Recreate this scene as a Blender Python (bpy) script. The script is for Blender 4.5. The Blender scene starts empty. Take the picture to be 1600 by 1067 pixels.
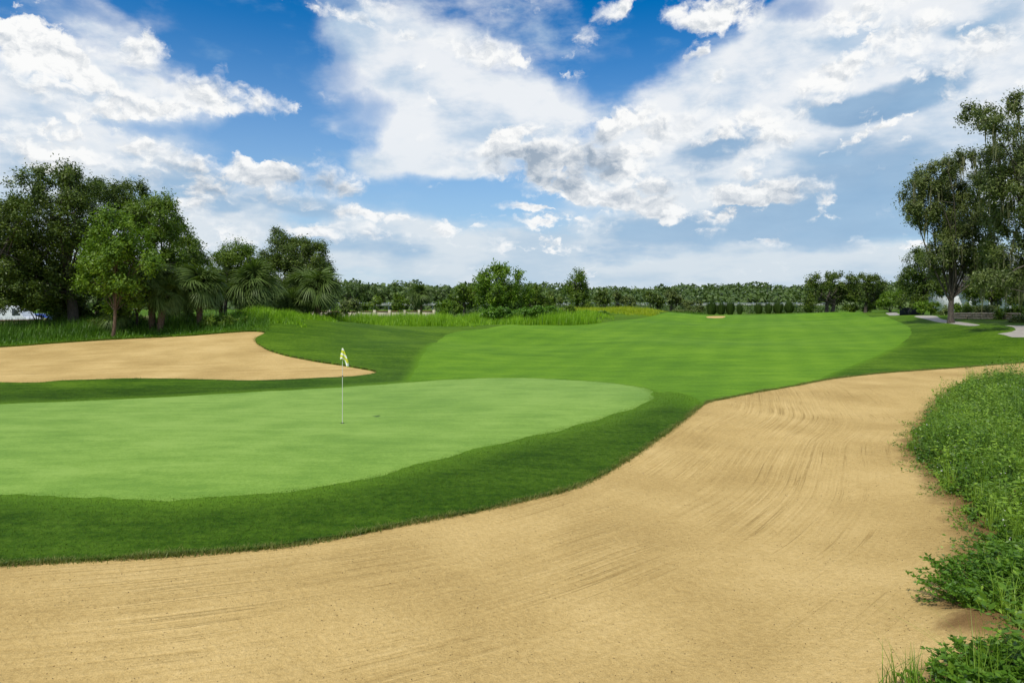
import bpy, bmesh, math, random
import numpy as np
from mathutils import Vector, Matrix

# ------------------------------------------------------------------ camera
FPX = 1067.0            # focal length in pixels of the 1600 px wide photograph (24 mm lens)
HORIZON = 470.0         # pixel row of the horizon
CAM_Z = 3.4
scene = bpy.context.scene
cam_data = bpy.data.cameras.new('camera')
cam_data.sensor_width = 36.0
cam_data.lens = 24.0
cam_data.shift_y = -(533.5 - HORIZON) / 1600.0
cam_data.clip_start = 0.1
cam_data.clip_end = 12000
camera = bpy.data.objects.new('camera', cam_data)
camera.location = (0, 0, CAM_Z)
camera.rotation_euler = (math.radians(90), 0, 0)
scene.collection.objects.link(camera)
scene.camera = camera

# ------------------------------------------------------------------ light
SUN_EL, SUN_AZ = 54.0, 212.0     # azimuth clockwise from the view direction (+Y)
sun_data = bpy.data.lights.new('sun', 'SUN')
sun_data.energy = 3.6
sun_data.angle = math.radians(0.8)
sun_data.color = (1.0, 0.95, 0.86)
sun = bpy.data.objects.new('sun', sun_data)
sun.rotation_euler = (math.radians(90 - SUN_EL), 0, math.radians(180 - SUN_AZ))
scene.collection.objects.link(sun)

scene.view_settings.view_transform = 'Standard'
scene.view_settings.look = 'None'
scene.view_settings.gamma = 1.0
scene.view_settings.use_curve_mapping = False
scene.view_settings.exposure = 0.0

world = bpy.data.worlds.new('World')
scene.world = world
world.use_nodes = True
SKY_STRENGTH = 0.1
world.cycles.sampling_method = 'NONE'


class NT:
    """Small helper round a node tree."""
    def __init__(self, tree):
        self.t = tree
        self.n = tree.nodes
        self.l = tree.links

    def node(self, kind, **kw):
        nd = self.n.new(kind)
        for k, v in kw.items():
            setattr(nd, k, v)
        return nd

    def put(self, sock, val):
        if val is None:
            return
        if hasattr(val, 'is_output') or isinstance(val, bpy.types.NodeSocket):
            self.l.new(val, sock)
        else:
            if isinstance(val, (tuple, list)) and len(val) == 3 and sock.type == 'RGBA':
                val = (*val, 1.0)
            sock.default_value = val

    def math(self, op, a, b=None, c=None, clamp=False):
        nd = self.node('ShaderNodeMath', operation=op, use_clamp=clamp)
        for i, v in enumerate((a, b, c)):
            self.put(nd.inputs[i], v)
        return nd.outputs[0]

    def vmath(self, op, a, b=None, out=0):
        nd = self.node('ShaderNodeVectorMath', operation=op)
        self.put(nd.inputs[0], a)
        if b is not None:
            self.put(nd.inputs[1], b)
        return nd.outputs[out]

    def smooth(self, x, lo, hi, to0=0.0, to1=1.0):
        nd = self.node('ShaderNodeMapRange', interpolation_type='SMOOTHSTEP')
        for i, v in enumerate((x, lo, hi, to0, to1)):
            self.put(nd.inputs[i], v)
        return nd.outputs[0]

    def lin(self, x, lo, hi, to0=0.0, to1=1.0):
        nd = self.node('ShaderNodeMapRange')
        for i, v in enumerate((x, lo, hi, to0, to1)):
            self.put(nd.inputs[i], v)
        return nd.outputs[0]

    def noise(self, vec, scale=1.0, detail=4.0, rough=0.5, dist=0.0, out='Fac', dim='2D'):
        nd = self.node('ShaderNodeTexNoise', noise_dimensions=dim)
        self.put(nd.inputs['Vector'], vec)
        nd.inputs['Scale'].default_value = scale
        nd.inputs['Detail'].default_value = detail
        nd.inputs['Roughness'].default_value = rough
        nd.inputs['Distortion'].default_value = dist
        return nd.outputs[out]

    def mix(self, fac, a, b, blend='MIX'):
        nd = self.node('ShaderNodeMix', data_type='RGBA', blend_type=blend)
        self.put(nd.inputs['Factor'], fac)
        self.put(nd.inputs['A'], a)
        self.put(nd.inputs['B'], b)
        return nd.outputs['Result']

    def fmix(self, fac, a, b):
        nd = self.node('ShaderNodeMix', data_type='FLOAT')
        self.put(nd.inputs['Factor'], fac)
        self.put(nd.inputs['A'], a)
        self.put(nd.inputs['B'], b)
        return nd.outputs['Result']

    def xyz(self, x, y, z=0.0):
        nd = self.node('ShaderNodeCombineXYZ')
        for i, v in enumerate((x, y, z)):
            self.put(nd.inputs[i], v)
        return nd.outputs[0]

    def sep(self, v):
        nd = self.node('ShaderNodeSeparateXYZ')
        self.put(nd.inputs[0], v)
        return nd.outputs

    def mapping(self, vec, loc=(0, 0, 0), rot=(0, 0, 0), scale=(1, 1, 1), kind='POINT'):
        nd = self.node('ShaderNodeMapping', vector_type=kind)
        self.put(nd.inputs['Vector'], vec)
        if kind != 'VECTOR':
            nd.inputs['Location'].default_value = loc
        nd.inputs['Rotation'].default_value = rot
        nd.inputs['Scale'].default_value = scale
        return nd.outputs[0]


def build_sky():
    t = NT(world.node_tree)
    t.n.clear()
    out = t.node('ShaderNodeOutputWorld')
    bg = t.node('ShaderNodeBackground')
    t.l.new(bg.outputs[0], out.inputs[0])
    bg.inputs['Strength'].default_value = SKY_STRENGTH
    sky = t.node('ShaderNodeTexSky', sky_type='NISHITA')
    sky.sun_disc = False
    sky.sun_elevation = math.radians(SUN_EL)
    sky.sun_rotation = math.radians(SUN_AZ)
    sky.altitude = 0.0
    sky.air_density = 1.0
    sky.dust_density = 0.3
    sky.ozone_density = 2.0
    K = 1.0 / SKY_STRENGTH

    d = t.node('ShaderNodeTexCoord').outputs['Generated']
    x, y, z = t.sep(d)
    zc = t.math('MAXIMUM', z, 0.0)
    r = t.math('SQRT', t.math('ADD', t.math('MULTIPLY', x, x), t.math('MULTIPLY', y, y)))
    az = t.math('ARCTAN2', x, y)
    el = t.math('DIVIDE', zc, t.math('MAXIMUM', r, 0.02))
    U = t.math('MULTIPLY', az, 10.67)
    V = t.math('MULTIPLY', el, 10.67)
    P = t.xyz(U, V, 0.0)                       # sky position, azimuth and elevation in even steps

    # clouds get flatter and smaller toward the horizon
    lowness = t.smooth(V, 0.0, 3.0, 1.0, 0.0)
    Vn = t.math('MULTIPLY', t.math('POWER', t.math('ADD', V, 0.15), 0.72), 2.0)
    Q = t.xyz(U, Vn, 0.0)
    w1 = t.vmath('SUBTRACT', t.noise(Q, 0.55, 2, 0.5, out='Color'), (0.5, 0.5, 0.5))
    w2 = t.vmath('SUBTRACT', t.noise(Q, 2.2, 5, 0.6, out='Color'), (0.5, 0.5, 0.5))
    wsum = t.vmath('ADD', t.vmath('MULTIPLY', w1, (0.7, 0.35, 0)), t.vmath('MULTIPLY', w2, (0.5, 0.32, 0)))
    Pw = t.vmath('MULTIPLY', t.vmath('ADD', P, wsum), (1, 1, 0))
    wsoft = t.vmath('ADD', t.vmath('MULTIPLY', w1, (0.9, 0.5, 0)), t.vmath('MULTIPLY', w2, (0.25, 0.12, 0)))
    Pv = t.vmath('MULTIPLY', t.vmath('ADD', P, wsoft), (1, 1, 0))

    def quad(P_):
        a_, b_, _ = t.sep(P_)
        lin_ = t.vmath('ADD', t.vmath('MULTIPLY', P_, (1, 1, 0)), (0, 0, 1))
        return lin_, t.xyz(t.math('MULTIPLY', a_, a_), t.math('MULTIPLY', a_, b_), t.math('MULTIPLY', b_, b_))

    def ell(PQ, lst, op='MAXIMUM'):
        """Field of soft elliptical patches, each a paraboloid w (1 - r2)."""
        lin_, sq_ = PQ
        acc = None
        for (u, v, ru, rv, ang, w) in lst:
            a = math.atan((u - 800.0) / FPX)
            U0 = a * 10.67
            V0 = (HORIZON - v) / FPX * math.cos(a) * 10.67
            su = ru * math.cos(a) ** 2 / 100.0
            sv = rv * math.cos(a) / 100.0
            c, s_ = math.cos(math.radians(ang)), math.sin(math.radians(ang))
            A = c * c / su ** 2 + s_ * s_ / sv ** 2
            B = s_ * s_ / su ** 2 + c * c / sv ** 2
            C = 2 * c * s_ * (1 / su ** 2 - 1 / sv ** 2)
            f2 = (-w * A, -w * C, -w * B)
            f1 = (w * (2 * A * U0 + C * V0), w * (2 * B * V0 + C * U0),
                  w * (1 - A * U0 * U0 - B * V0 * V0 - C * U0 * V0))
            f = t.math('ADD', t.vmath('DOT_PRODUCT', sq_, f2, 1), t.vmath('DOT_PRODUCT', lin_, f1, 1))
            if op == 'ADD':
                f = t.math('MAXIMUM', f, 0.0)
                acc = f if acc is None else t.math('ADD', acc, f)
            else:
                acc = t.math('MAXIMUM', 0.0 if acc is None else acc, f)
        return acc

    Pw, Pv = quad(Pw), quad(Pv)
    # the part of the sky round about: even, broken cloud of the same kind
    front = t.math('MULTIPLY', t.smooth(t.math('ABSOLUTE', U), 7.0, 9.5, 1.0, 0.0),
                   t.smooth(V, 4.6, 6.5, 1.0, 0.0))
    rest = t.math('SUBTRACT', 1.0, front)
    broad = t.noise(Q, 0.32, 3, 0.5)
    rest_cover = t.math('MULTIPLY', rest, t.lin(broad, 0.35, 0.65, 0.0, 0.75))

    # ---- veil: high, soft, thin cloud
    veil = ell(Pv, VEIL, 'ADD')
    veil = t.math('ADD', veil, t.math('MULTIPLY', rest_cover, 1.2))
    vn = t.noise(t.mapping(Q, scale=(0.8, 1.5, 1), rot=(0, 0, math.radians(-12))), 1.1, 8, 0.58)
    va = t.smooth(t.math('ADD', veil, t.math('MULTIPLY', t.math('SUBTRACT', vn, 0.5), 1.0)), 0.05, 0.72)
    # ---- dark: blue-grey shaded bases
    dark = ell(Pv, DARK, 'ADD')
    dn = t.noise(t.mapping(Q, scale=(0.7, 1.6, 1), rot=(0, 0, math.radians(10))), 1.4, 7, 0.55)
    da = t.smooth(t.math('ADD', dark, t.math('MULTIPLY', t.math('SUBTRACT', dn, 0.5), 1.5)), 0.08, 0.95)
    # ---- cumulus: crisp, bright
    Qc = t.mapping(Q, scale=(1.0, 1.25, 1))
    Qc = t.vmath('ADD', Qc, t.vmath('MULTIPLY', w2, (0.35, 0.35, 0)))

    def puff(vec):
        return t.noise(vec, 1.9, 9, 0.61)
    n0 = puff(Qc)
    n1 = puff(t.vmath('ADD', Qc, (0.035, 0.10, 0.0)))
    soft = t.noise(Q, 0.9, 3, 0.5)
    cov = ell(Pw, CUMULUS, 'MAXIMUM')
    cov = t.math('ADD', cov, t.math('MULTIPLY', rest_cover, 0.9))
    hole = ell(Pw, HOLES, 'ADD')
    cov = t.math('SUBTRACT', cov, hole)
    D = t.math('ADD', cov, t.math('MULTIPLY', t.math('SUBTRACT', n0, 0.5), 2.4))
    ca = t.smooth(D, 0.22, t.lin(soft, 0.35, 0.65, 0.55, 1.7))
    va = t.math('MULTIPLY', va, t.math('SUBTRACT', 1.0, t.math('MULTIPLY', hole, 1.15, clamp=True)))
    # relief: lit where the cloud thins out toward the light above
    rel = t.math('MULTIPLY', t.math('SUBTRACT', n0, n1), 2.9)
    thick = t.smooth(D, 0.45, 1.3)
    grey = ell(Pv, GREY, 'ADD')
    gfac = t.math('SUBTRACT', t.math('MULTIPLY', thick, 0.20), rel)
    gfac = t.math('ADD', gfac, t.math('MULTIPLY', grey, t.lin(n0, 0.35, 0.65, 0.45, 1.45)))
    gfac = t.math('ADD', gfac, t.math('MULTIPLY', da, 0.30), clamp=True)

    # ---- colours (scene-linear radiance)
    blue = t.mix(1.0, sky.outputs[0], SKY_TINT, 'MULTIPLY')
    hz = t.math('POWER', t.lin(V, 0.0, 4.7, 1.0, 0.0), 1.6)
    base = t.mix(hz, blue, tuple(c * K for c in (0.56, 0.69, 0.79)))
    vs = t.noise(t.mapping(Q, scale=(0.7, 1.3, 1), rot=(0, 0, math.radians(-8))), 0.9, 8, 0.56)
    veil_col = t.mix(t.smooth(vs, 0.30, 0.60), tuple(c * K for c in (0.50, 0.63, 0.78)), tuple(c * K for c in (0.88, 0.905, 0.93)))
    veil_col = t.mix(t.math('MULTIPLY', lowness, 0.6), veil_col, tuple(c * K for c in (0.52, 0.64, 0.74)))
    col = t.mix(t.math('MULTIPLY', va, 0.95), base, veil_col)
    dark_col = t.mix(dn, tuple(c * K for c in (0.15, 0.31, 0.53)), tuple(c * K for c in (0.33, 0.52, 0.73)))
    dark_col = t.mix(t.math('MULTIPLY', lowness, 0.62), dark_col, tuple(c * K for c in (0.43, 0.60, 0.77)))
    col = t.mix(t.math('MULTIPLY', da, 0.9), col, dark_col)
    c_lit = tuple(c * K for c in (0.97, 0.975, 0.97))
    c_shade = tuple(c * K for c in (0.33, 0.41, 0.51))
    cum_col = t.mix(gfac, c_lit, c_shade)
    cum_col = t.mix(t.math('MULTIPLY', lowness, 0.22), cum_col, tuple(c * K for c in (0.74, 0.82, 0.90)))
    col = t.mix(ca, col, cum_col)
    # ground-side of the world stays a dull green-grey
    below = t.smooth(z, -0.03, -0.005, 1.0, 0.0)
    col = t.mix(below, col, tuple(c * K for c in (0.10, 0.14, 0.06)))
    t.l.new(col, bg.inputs['Color'])


SKY_TINT = (0.0, 0.70, 1.25)
#        u    v    ru   rv  angle weight   (photograph pixels, turned into sky directions)
VEIL = [
    (680, 150, 250, 130, -8, 0.75), (580, 70, 120, 120, 0, 0.38), (740, 195, 240, 90, 5, 0.8),
    (760, 40, 230, 100, 0, 0.35), (640, 235, 150, 60, -5, 0.6),
    (1180, 150, 330, 130, 20, 1.1), (1450, 80, 330, 190, 12, 1.1), (1100, 300, 330, 130, 0, 0.9),
    (1560, 230, 200, 180, 20, 0.8), (1330, 60, 200, 120, 15, 0.9),
    (90, 170, 320, 110, -5, 0.9), (200, 90, 240, 70, -30, 0.55), (120, 330, 420, 120, 0, 1.0),
    (420, 360, 300, 70, 0, 0.8), (600, 410, 420, 60, 0, 0.7), (1000, 420, 420, 50, 0, 0.5),
    (1350, 425, 400, 48, 0, 0.75), (1150, 440, 420, 34, 0, 0.5), (740, 380, 300, 50, 0, 0.5),
]
DARK = [
    (1390, 150, 150, 34, 12, 1.2), (1290, 165, 110, 30, -8, 0.7), (1125, 228, 75, 34, 18, 1.2),
    (1330, 235, 150, 70, 15, 0.75), (1290, 330, 260, 75, 0, 0.95), (1000, 375, 130, 45, 0, 0.9),
    (1240, 370, 260, 42, 0, 0.75), (1440, 290, 130, 90, 10, 0.7), (1100, 275, 70, 22, 12, 0.5),
    (1180, 345, 150, 40, 0, 0.6), (1560, 40, 120, 40, 8, 0.5), (1460, 55, 90, 22, 0, 0.4),
    (300, 285, 150, 42, -10, 0.8), (500, 328, 110, 22, -8, 0.8), (30, 265, 90, 30, 0, 0.6),
    (180, 300, 120, 40, 0, 0.5), (340, 330, 160, 30, 0, 0.5), (90, 220, 90, 22, 0, 0.45),
    (560, 385, 160, 22, 0, 0.5), (640, 400, 120, 14, 0, 0.4), (60, 380, 200, 40, 0, 0.4),
]
CUMULUS = [
    (40, 70, 120, 55, -22, 1.0), (130, 112, 130, 34, -22, 0.9), (0, 45, 60, 45, -30, 0.9), (232, 82, 62, 44, 8, 1.05),
    (225, 100, 80, 30, 0, 0.8), (30, 5, 55, 16, 8, 0.6), (345, 97, 50, 26, -15, 0.6),
    (330, 150, 140, 42, -8, 1.1), (250, 170, 170, 40, -3, 0.95), (120, 160, 200, 40, -5, 0.75), (395, 160, 60, 28, -20, 0.9),
    (60, 200, 110, 40, 0, 0.5),
    (90, 245, 180, 32, -3, 0.9), (270, 252, 140, 38, -6, 1.0), (330, 262, 120, 34, -5, 0.9), (430, 268, 120, 42, 3, 1.0),
    (500, 240, 60, 26, 20, 0.9), (520, 285, 90, 42, 0, 1.0), (440, 305, 160, 30, 0, 0.8), (560, 300, 60, 26, 0, 0.6),
    (250, 300, 220, 40, 0, 0.5), (320, 345, 160, 45, -20, 0.7),
    (575, 338, 80, 18, -6, 0.8), (525, 362, 80, 28, 0, 0.8), (680, 362, 50, 22, 10, 0.7), (600, 375, 130, 16, 0, 0.5),
    (470, 12, 60, 14, -12, 0.8), (550, 30, 90, 16, -20, 0.9), (600, 14, 55, 26, -20, 0.95), (636, 62, 34, 16, -10, 0.9),
    (445, 20, 30, 9, -12, 0.7),
    (760, 78, 80, 34, -4, 1.1), (835, 95, 30, 16, -15, 0.7), (895, 125, 26, 26, -40, 0.9), (918, 58, 32, 30, 35, 0.9),
    (950, 12, 50, 28, 10, 1.0), (966, 58, 24, 9, 5, 0.7),
    (1120, 22, 100, 42, 5, 1.15), (1180, 25, 60, 34, -10, 1.0), (1060, 15, 40, 34, 0, 0.9), (1107, 120, 24, 22, 0, 0.7), (1084, 86, 14, 10, 0, 0.8),
    (1360, 20, 130, 36, 15, 0.95), (1400, 70, 170, 40, 18, 0.85), (1500, 80, 170, 42, 10, 0.85), (1310, 115, 160, 32, 15, 0.85),
    (1570, 110, 120, 40, 10, 0.7), (1200, 130, 110, 26, 10, 0.5),
    (490, 148, 28, 15, -20, 0.8), (522, 168, 12, 7, 0, 0.8), (548, 163, 10, 8, 0, 0.7),
    (770, 225, 120, 24, 18, 0.95), (700, 240, 60, 16, 18, 0.7), (740, 262, 70, 14, 15, 0.75), (700, 290, 60, 9, 10, 0.8),
    (760, 272, 50, 14, 25, 0.8), (800, 323, 90, 11, -7, 0.95), (750, 335, 40, 6, -6, 0.7), (850, 350, 90, 8, -5, 0.5), (750, 352, 24, 6, 0, 0.5),
    (880, 250, 130, 62, 0, 1.0), (960, 200, 90, 40, 25, 0.9), (980, 250, 110, 60, 20, 1.0), (1060, 205, 150, 46, 15, 0.98), (1180, 185, 130, 30, 12, 0.8), (930, 310, 130, 45, -10, 0.9),
    (1010, 320, 120, 34, -10, 0.85), (1040, 280, 90, 36, 10, 0.8), (1200, 225, 90, 40, 15, 0.85),
    (1230, 296, 105, 28, -3, 1.15), (1150, 300, 90, 24, 5, 0.95), (1170, 270, 40, 22, 0, 0.8), (1300, 308, 40, 14, -3, 0.7),
    (1390, 190, 44, 11, 25, 0.55), (1320, 218, 60, 11, 20, 0.5), (1130, 345, 70, 22, 5, 0.7), (1370, 335, 50, 18, 10, 0.45),
    (1215, 390, 60, 10, -4, 0.7), (1010, 412, 40, 6, 0, 0.5), (1120, 370, 60, 16, 0, 0.5), (1180, 440, 60, 8, 0, 0.5),
    (1520, 380, 120, 14, 5, 0.5), (900, 345, 100, 26, -10, 0.6), (640, 372, 60, 12, 0, 0.5), (820, 385, 160, 12, 0, 0.5), (1480, 330, 60, 16, 5, 0.4),
]
HOLES = [
    (390, 50, 130, 90, 10, 0.9), (480, 100, 80, 100, 30, 0.6), (330, 20, 130, 50, 0, 0.5), (400, 216, 210, 36, 0, 0.95), (540, 215, 60, 36, 0, 0.5),
    (560, 175, 60, 40, -10, 0.6), (950, 105, 100, 55, 25, 0.8), (1030, 80, 50, 50, 0, 0.5), (650, 308, 120, 36, 0, 0.75), (740, 300, 60, 24, 0, 0.5),
    (490, 344, 60, 16, 0, 0.8), (110, 22, 110, 24, 5, 0.5), (1260, 12, 60, 24, 0, 0.5), (900, 325, 100, 14, -8, 0.4), (250, 120, 60, 10, 0, 0.3),
    (210, 200, 50, 14, 0, 0.3),
]
GREY = [
    (830, 258, 80, 36, -10, 0.9), (925, 240, 66, 38, 15, 0.8), (1010, 300, 90, 30, 0, 0.3), (560, 300, 90, 26, 0, 0.3), (860, 288, 50, 16, 5, 0.6), (470, 278, 100, 26, -2, 0.55),
    (220, 82, 46, 26, 0, 0.14), (330, 285, 110, 24, -8, 0.5), (120, 200, 160, 40, 0, 0.2), (1107, 124, 12, 12, 0, 0.35),
    (440, 318, 140, 16, 0, 0.25), (1180, 312, 120, 16, 0, 0.2), (980, 320, 140, 40, 0, 0.22), (100, 270, 160, 20, 0, 0.2),
]
build_sky()

# ------------------------------------------------------------------ helpers
RNG = np.random.default_rng(7)
COLL = scene.collection


def tag(o, label=None, cat=None, group=None, kind=None):
    if label: o['label'] = label
    if cat: o['category'] = cat
    if group: o['group'] = group
    if kind: o['kind'] = kind
    return o


def empty(name, loc, label=None, cat=None, group=None):
    o = bpy.data.objects.new(name, None)
    o.location = loc
    o.empty_display_size = 0.3
    COLL.objects.link(o)
    return tag(o, label, cat, group)


def mesh_np(name, verts, faces, nside, mat, parent=None, attrs=None, smooth=False, origin=None):
    """Link a mesh made from arrays; faces is (n, nside). Vertices are world positions."""
    verts = np.asarray(verts, dtype=np.float64)
    faces = np.asarray(faces, dtype=np.int32).reshape(-1, nside)
    if parent is not None:
        verts = verts - np.array(parent.location)
    elif origin is not None:
        verts = verts - np.array(origin)
    me = bpy.data.meshes.new(name)
    me.vertices.add(len(verts))
    me.vertices.foreach_set('co', verts.astype(np.float32).ravel())
    me.loops.add(faces.size)
    me.loops.foreach_set('vertex_index', faces.ravel())
    me.polygons.add(len(faces))
    me.polygons.foreach_set('loop_start', np.arange(0, faces.size, nside, dtype=np.int32))
    me.polygons.foreach_set('loop_total', np.full(len(faces), nside, dtype=np.int32))
    if smooth:
        me.polygons.foreach_set('use_smooth', np.ones(len(faces), dtype=bool))
    for k, (dom, arr) in (attrs or {}).items():
        arr = np.asarray(arr, dtype=np.float32)
        if arr.ndim == 2:
            a = me.attributes.new(k, 'FLOAT_VECTOR', dom)
            a.data.foreach_set('vector', arr.ravel())
        else:
            a = me.attributes.new(k, 'FLOAT', dom)
            a.data.foreach_set('value', arr)
    me.update(calc_edges=True)
    me.validate()
    if mat is not None:
        me.materials.append(mat)
    o = bpy.data.objects.new(name, me)
    COLL.objects.link(o)
    if parent is not None:
        o.parent = parent
    elif origin is not None:
        o.location = origin
    return o


def new_mat(name):
    m = bpy.data.materials.new(name)
    m.use_nodes = True
    t = NT(m.node_tree)
    bsdf = [n for n in t.n if n.type == 'BSDF_PRINCIPLED'][0]
    return m, t, bsdf


def attr(t, name, out='Fac'):
    return t.node('ShaderNodeAttribute', attribute_name=name).outputs[out]


# ------------------------------------------------------------------ terrain
# (photo column, photo row, distance) of points on the ground, turned into x, y, z
CTRL = [
    (0, 1067, 6.7), (500, 1067, 6.7), (1000, 1067, 6.6), (1350, 1067, 6.3), (1600, 1067, 5.7),
    (0, 960, 7.7), (500, 950, 7.9), (1000, 880, 9.4), (1300, 850, 10.1), (1500, 960, 7.4), (1600, 900, 8.1),
    (0, 880, 9.2), (300, 862, 9.6), (600, 822, 10.6), (880, 765, 12.6), (1000, 703, 15.8), (1100, 627, 22.4),
    (1240, 602, 26.2), (1370, 583, 30.6), (1500, 574, 33.2), (1600, 566, 35.0),
    (1250, 700, 16.6), (1150, 760, 13.6), (1350, 640, 22.0), (1430, 700, 15.7), (1600, 620, 22.5), (1600, 720, 13.8),
    (0, 772, 12.1), (200, 780, 11.8), (400, 770, 12.05), (700, 715, 14.4), (980, 640, 20.2), (1020, 618, 22.8),
    (200, 690, 16.0), (535, 661, 18.5), (800, 630, 21.6), (0, 680, 16.9),
    (0, 630, 21.8), (400, 612, 24.6), (800, 590, 29.0), (960, 598, 26.8),
    (-300, 800, 11.2), (-300, 640, 20.8), (-300, 900, 8.8), (2000, 900, 7.5), (2000, 650, 18.0), (2000, 560, 36.0),
    (200, 606, 26.4), (0, 606, 26.2), (500, 602, 27.0),
    (0, 596, 27.8), (300, 593, 28.4), (588, 580, 30.6), (0, 545, 37.5), (200, 529, 40.0), (405, 518, 43.0), (430, 546, 36.5),
    (-300, 545, 38.0), (-300, 590, 29.0),
    (430, 500, 49.0), (550, 506, 52.0), (640, 511, 55.0), (620, 545, 38.5), (560, 525, 44.0),
    (100, 512, 47.0), (250, 508, 47.5), (0, 515, 46.5),
    (700, 570, 34.5), (700, 530, 47.5), (760, 512, 60.0), (900, 560, 37.0), (1000, 600, 27.5), (1150, 590, 29.0), (1250, 560, 36.5),
    (900, 530, 48.5), (1100, 530, 49.5), (1250, 525, 53.0),
    (900, 507, 64.0), (1000, 500, 74.0), (930, 495, 78.0), (900, 488, 84.0), (930, 481, 91.0), (960, 480, 93.0), (1000, 485, 92.0), (1035, 492, 94.0), (870, 492, 82.0), (1100, 494, 105.0), (1230, 490, 112.0), (1330, 487, 100.0),
    (1200, 505, 78.0), (1420, 520, 52.0), (1360, 500, 72.0), (1410, 540, 42.5), (1590, 550, 40.0), (1500, 530, 47.0),
    (1486, 498, 55.0), (1580, 515, 47.5), (1600, 500, 55.0), (1520, 497, 60.0), (1395, 490, 84.0), (1450, 492, 72.0),
    (1700, 505, 52.0), (1700, 490, 70.0),
]


def px(u, v, Y):
    return ((u - 800.0) / FPX * Y, Y, CAM_Z - (v - HORIZON) / FPX * Y)


ctrl = [px(*c) for c in CTRL]
# level ground well beyond the course, sinking a little behind its crest
for X_ in (-220, -120, -60, -20, 20, 60, 120, 220):
    for Y_ in (150, 260):
        ctrl.append((X_ * Y_ / 160, Y_, 0.75))
for X_, Y_, Z_ in ((-48, 62, 0.9), (-30, 66, 1.0), (-17, 75, 0.9), (-6, 85, 0.8), (8, 118, 0.9), (-60, 45, 1.2),
                   (60, 90, 1.6), (45, 110, 1.2), (5, 1.5, -0.2), (-6, 1.5, -0.3), (0, 3, -0.3)):
    ctrl.append((X_, Y_, Z_))
ctrl = np.array(ctrl)


def warp(x, y):
    yy = np.maximum(y, -4.0) + 10.0
    return np.stack([x / yy * 24.0, 24.0 * np.log(yy / 10.0)], -1)


def tps_k(d2):
    return 0.5 * d2 * np.log(d2 + 1e-9)


_cw = warp(ctrl[:, 0], ctrl[:, 1])
_n = len(_cw)
_K = tps_k(((_cw[:, None] - _cw[None]) ** 2).sum(-1)) + np.eye(_n) * 6.0
_Pm = np.c_[np.ones(_n), _cw]
_A = np.zeros((_n + 3, _n + 3))
_A[:_n, :_n] = _K
_A[:_n, _n:] = _Pm
_A[_n:, :_n] = _Pm.T
_sol = np.linalg.solve(_A, np.r_[ctrl[:, 2], 0, 0, 0])


def H(x, y):
    """Ground height."""
    x = np.atleast_1d(np.asarray(x, float)); y = np.atleast_1d(np.asarray(y, float))
    out = np.empty(len(x))
    for i in range(0, len(x), 20000):
        w = warp(x[i:i + 20000], y[i:i + 20000])
        k = tps_k(((w[:, None] - _cw[None]) ** 2).sum(-1))
        out[i:i + 20000] = k @ _sol[:_n] + _sol[_n] + w @ _sol[_n + 1:]
    far = np.clip((y - 125.0) / 60.0, 0, 1)
    side = np.clip((np.abs(x) - (40 + 0.9 * np.abs(y))) / 40.0, 0, 1)
    far = np.maximum(far, side)
    far = far * far * (3 - 2 * far)
    out = out * (1 - far) + 0.75 * far
    # gentle mounding of the mown ground
    roll = np.clip((y - 26) / 20, 0, 1) * np.clip((140 - y) / 40, 0, 1)
    out += roll * (0.10 * np.sin(x * 0.26 + y * 0.23 + 1.0) + 0.12 * np.sin(x * 0.10 - y * 0.30) + 0.05 * np.sin(x * 0.5 - y * 0.11 + 2) + 0.02 * np.sin(x * 0.7 + 2) * np.sin(y * 0.43))
    for mx_, my_, mr_, mh_ in MOUNDS:
        out += mh_ * np.exp(-((x - mx_) ** 2 + (y - my_) ** 2) / mr_ ** 2)
    return out


MOUNDS = [(4.85, 7.05, 0.40, 0.16)]


def hz(x, y):
    return float(H([x], [y])[0])


_ys = np.exp(np.linspace(math.log(4.0), math.log(140.0), 700))


def ground_at(u, v):
    """Ground point seen at a photo pixel (first hit of its ray)."""
    a, b = (u - 800.0) / FPX, (v - HORIZON) / FPX
    d = (CAM_Z - b * _ys) - H(a * _ys, _ys)
    i = np.argmax(d <= 0)
    if d[i] > 0:
        i = int(np.argmin(d / _ys)); y = _ys[i]
    elif i == 0:
        y = _ys[0]
    else:
        f = d[i - 1] / (d[i - 1] - d[i]); y = _ys[i - 1] + f * (_ys[i] - _ys[i - 1])
    return (a * y, y)


def on_ground(u, Y):
    x = (u - 800.0) / FPX * Y
    return (x, Y, hz(x, Y))


def smooth_poly(pts, n=6, closed=True):
    p = np.array(pts, float)
    m = len(p)
    out = []
    for i in range(m if closed else m - 1):
        if closed:
            p0, p1, p2, p3 = p[(i - 1) % m], p[i], p[(i + 1) % m], p[(i + 2) % m]
        else:
            p0, p1, p2, p3 = p[max(i - 1, 0)], p[i], p[i + 1], p[min(i + 2, m - 1)]
        for k in range(n):
            s = k / n
            out.append(0.5 * (2 * p1 + (p2 - p0) * s + (2 * p0 - 5 * p1 + 4 * p2 - p3) * s * s + (3 * p1 - p0 - 3 * p2 + p3) * s ** 3))
    if not closed:
        out.append(p[-1])
    return np.array(out)


def inside(poly, x, y):
    c = np.zeros(len(x), bool)
    q = np.roll(poly, -1, 0)
    for (x0, y0), (x1, y1) in zip(poly, q):
        if y0 == y1:
            continue
        c ^= ((y0 > y) != (y1 > y)) & (x < (x1 - x0) * (y - y0) / (y1 - y0) + x0)
    return c


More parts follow.
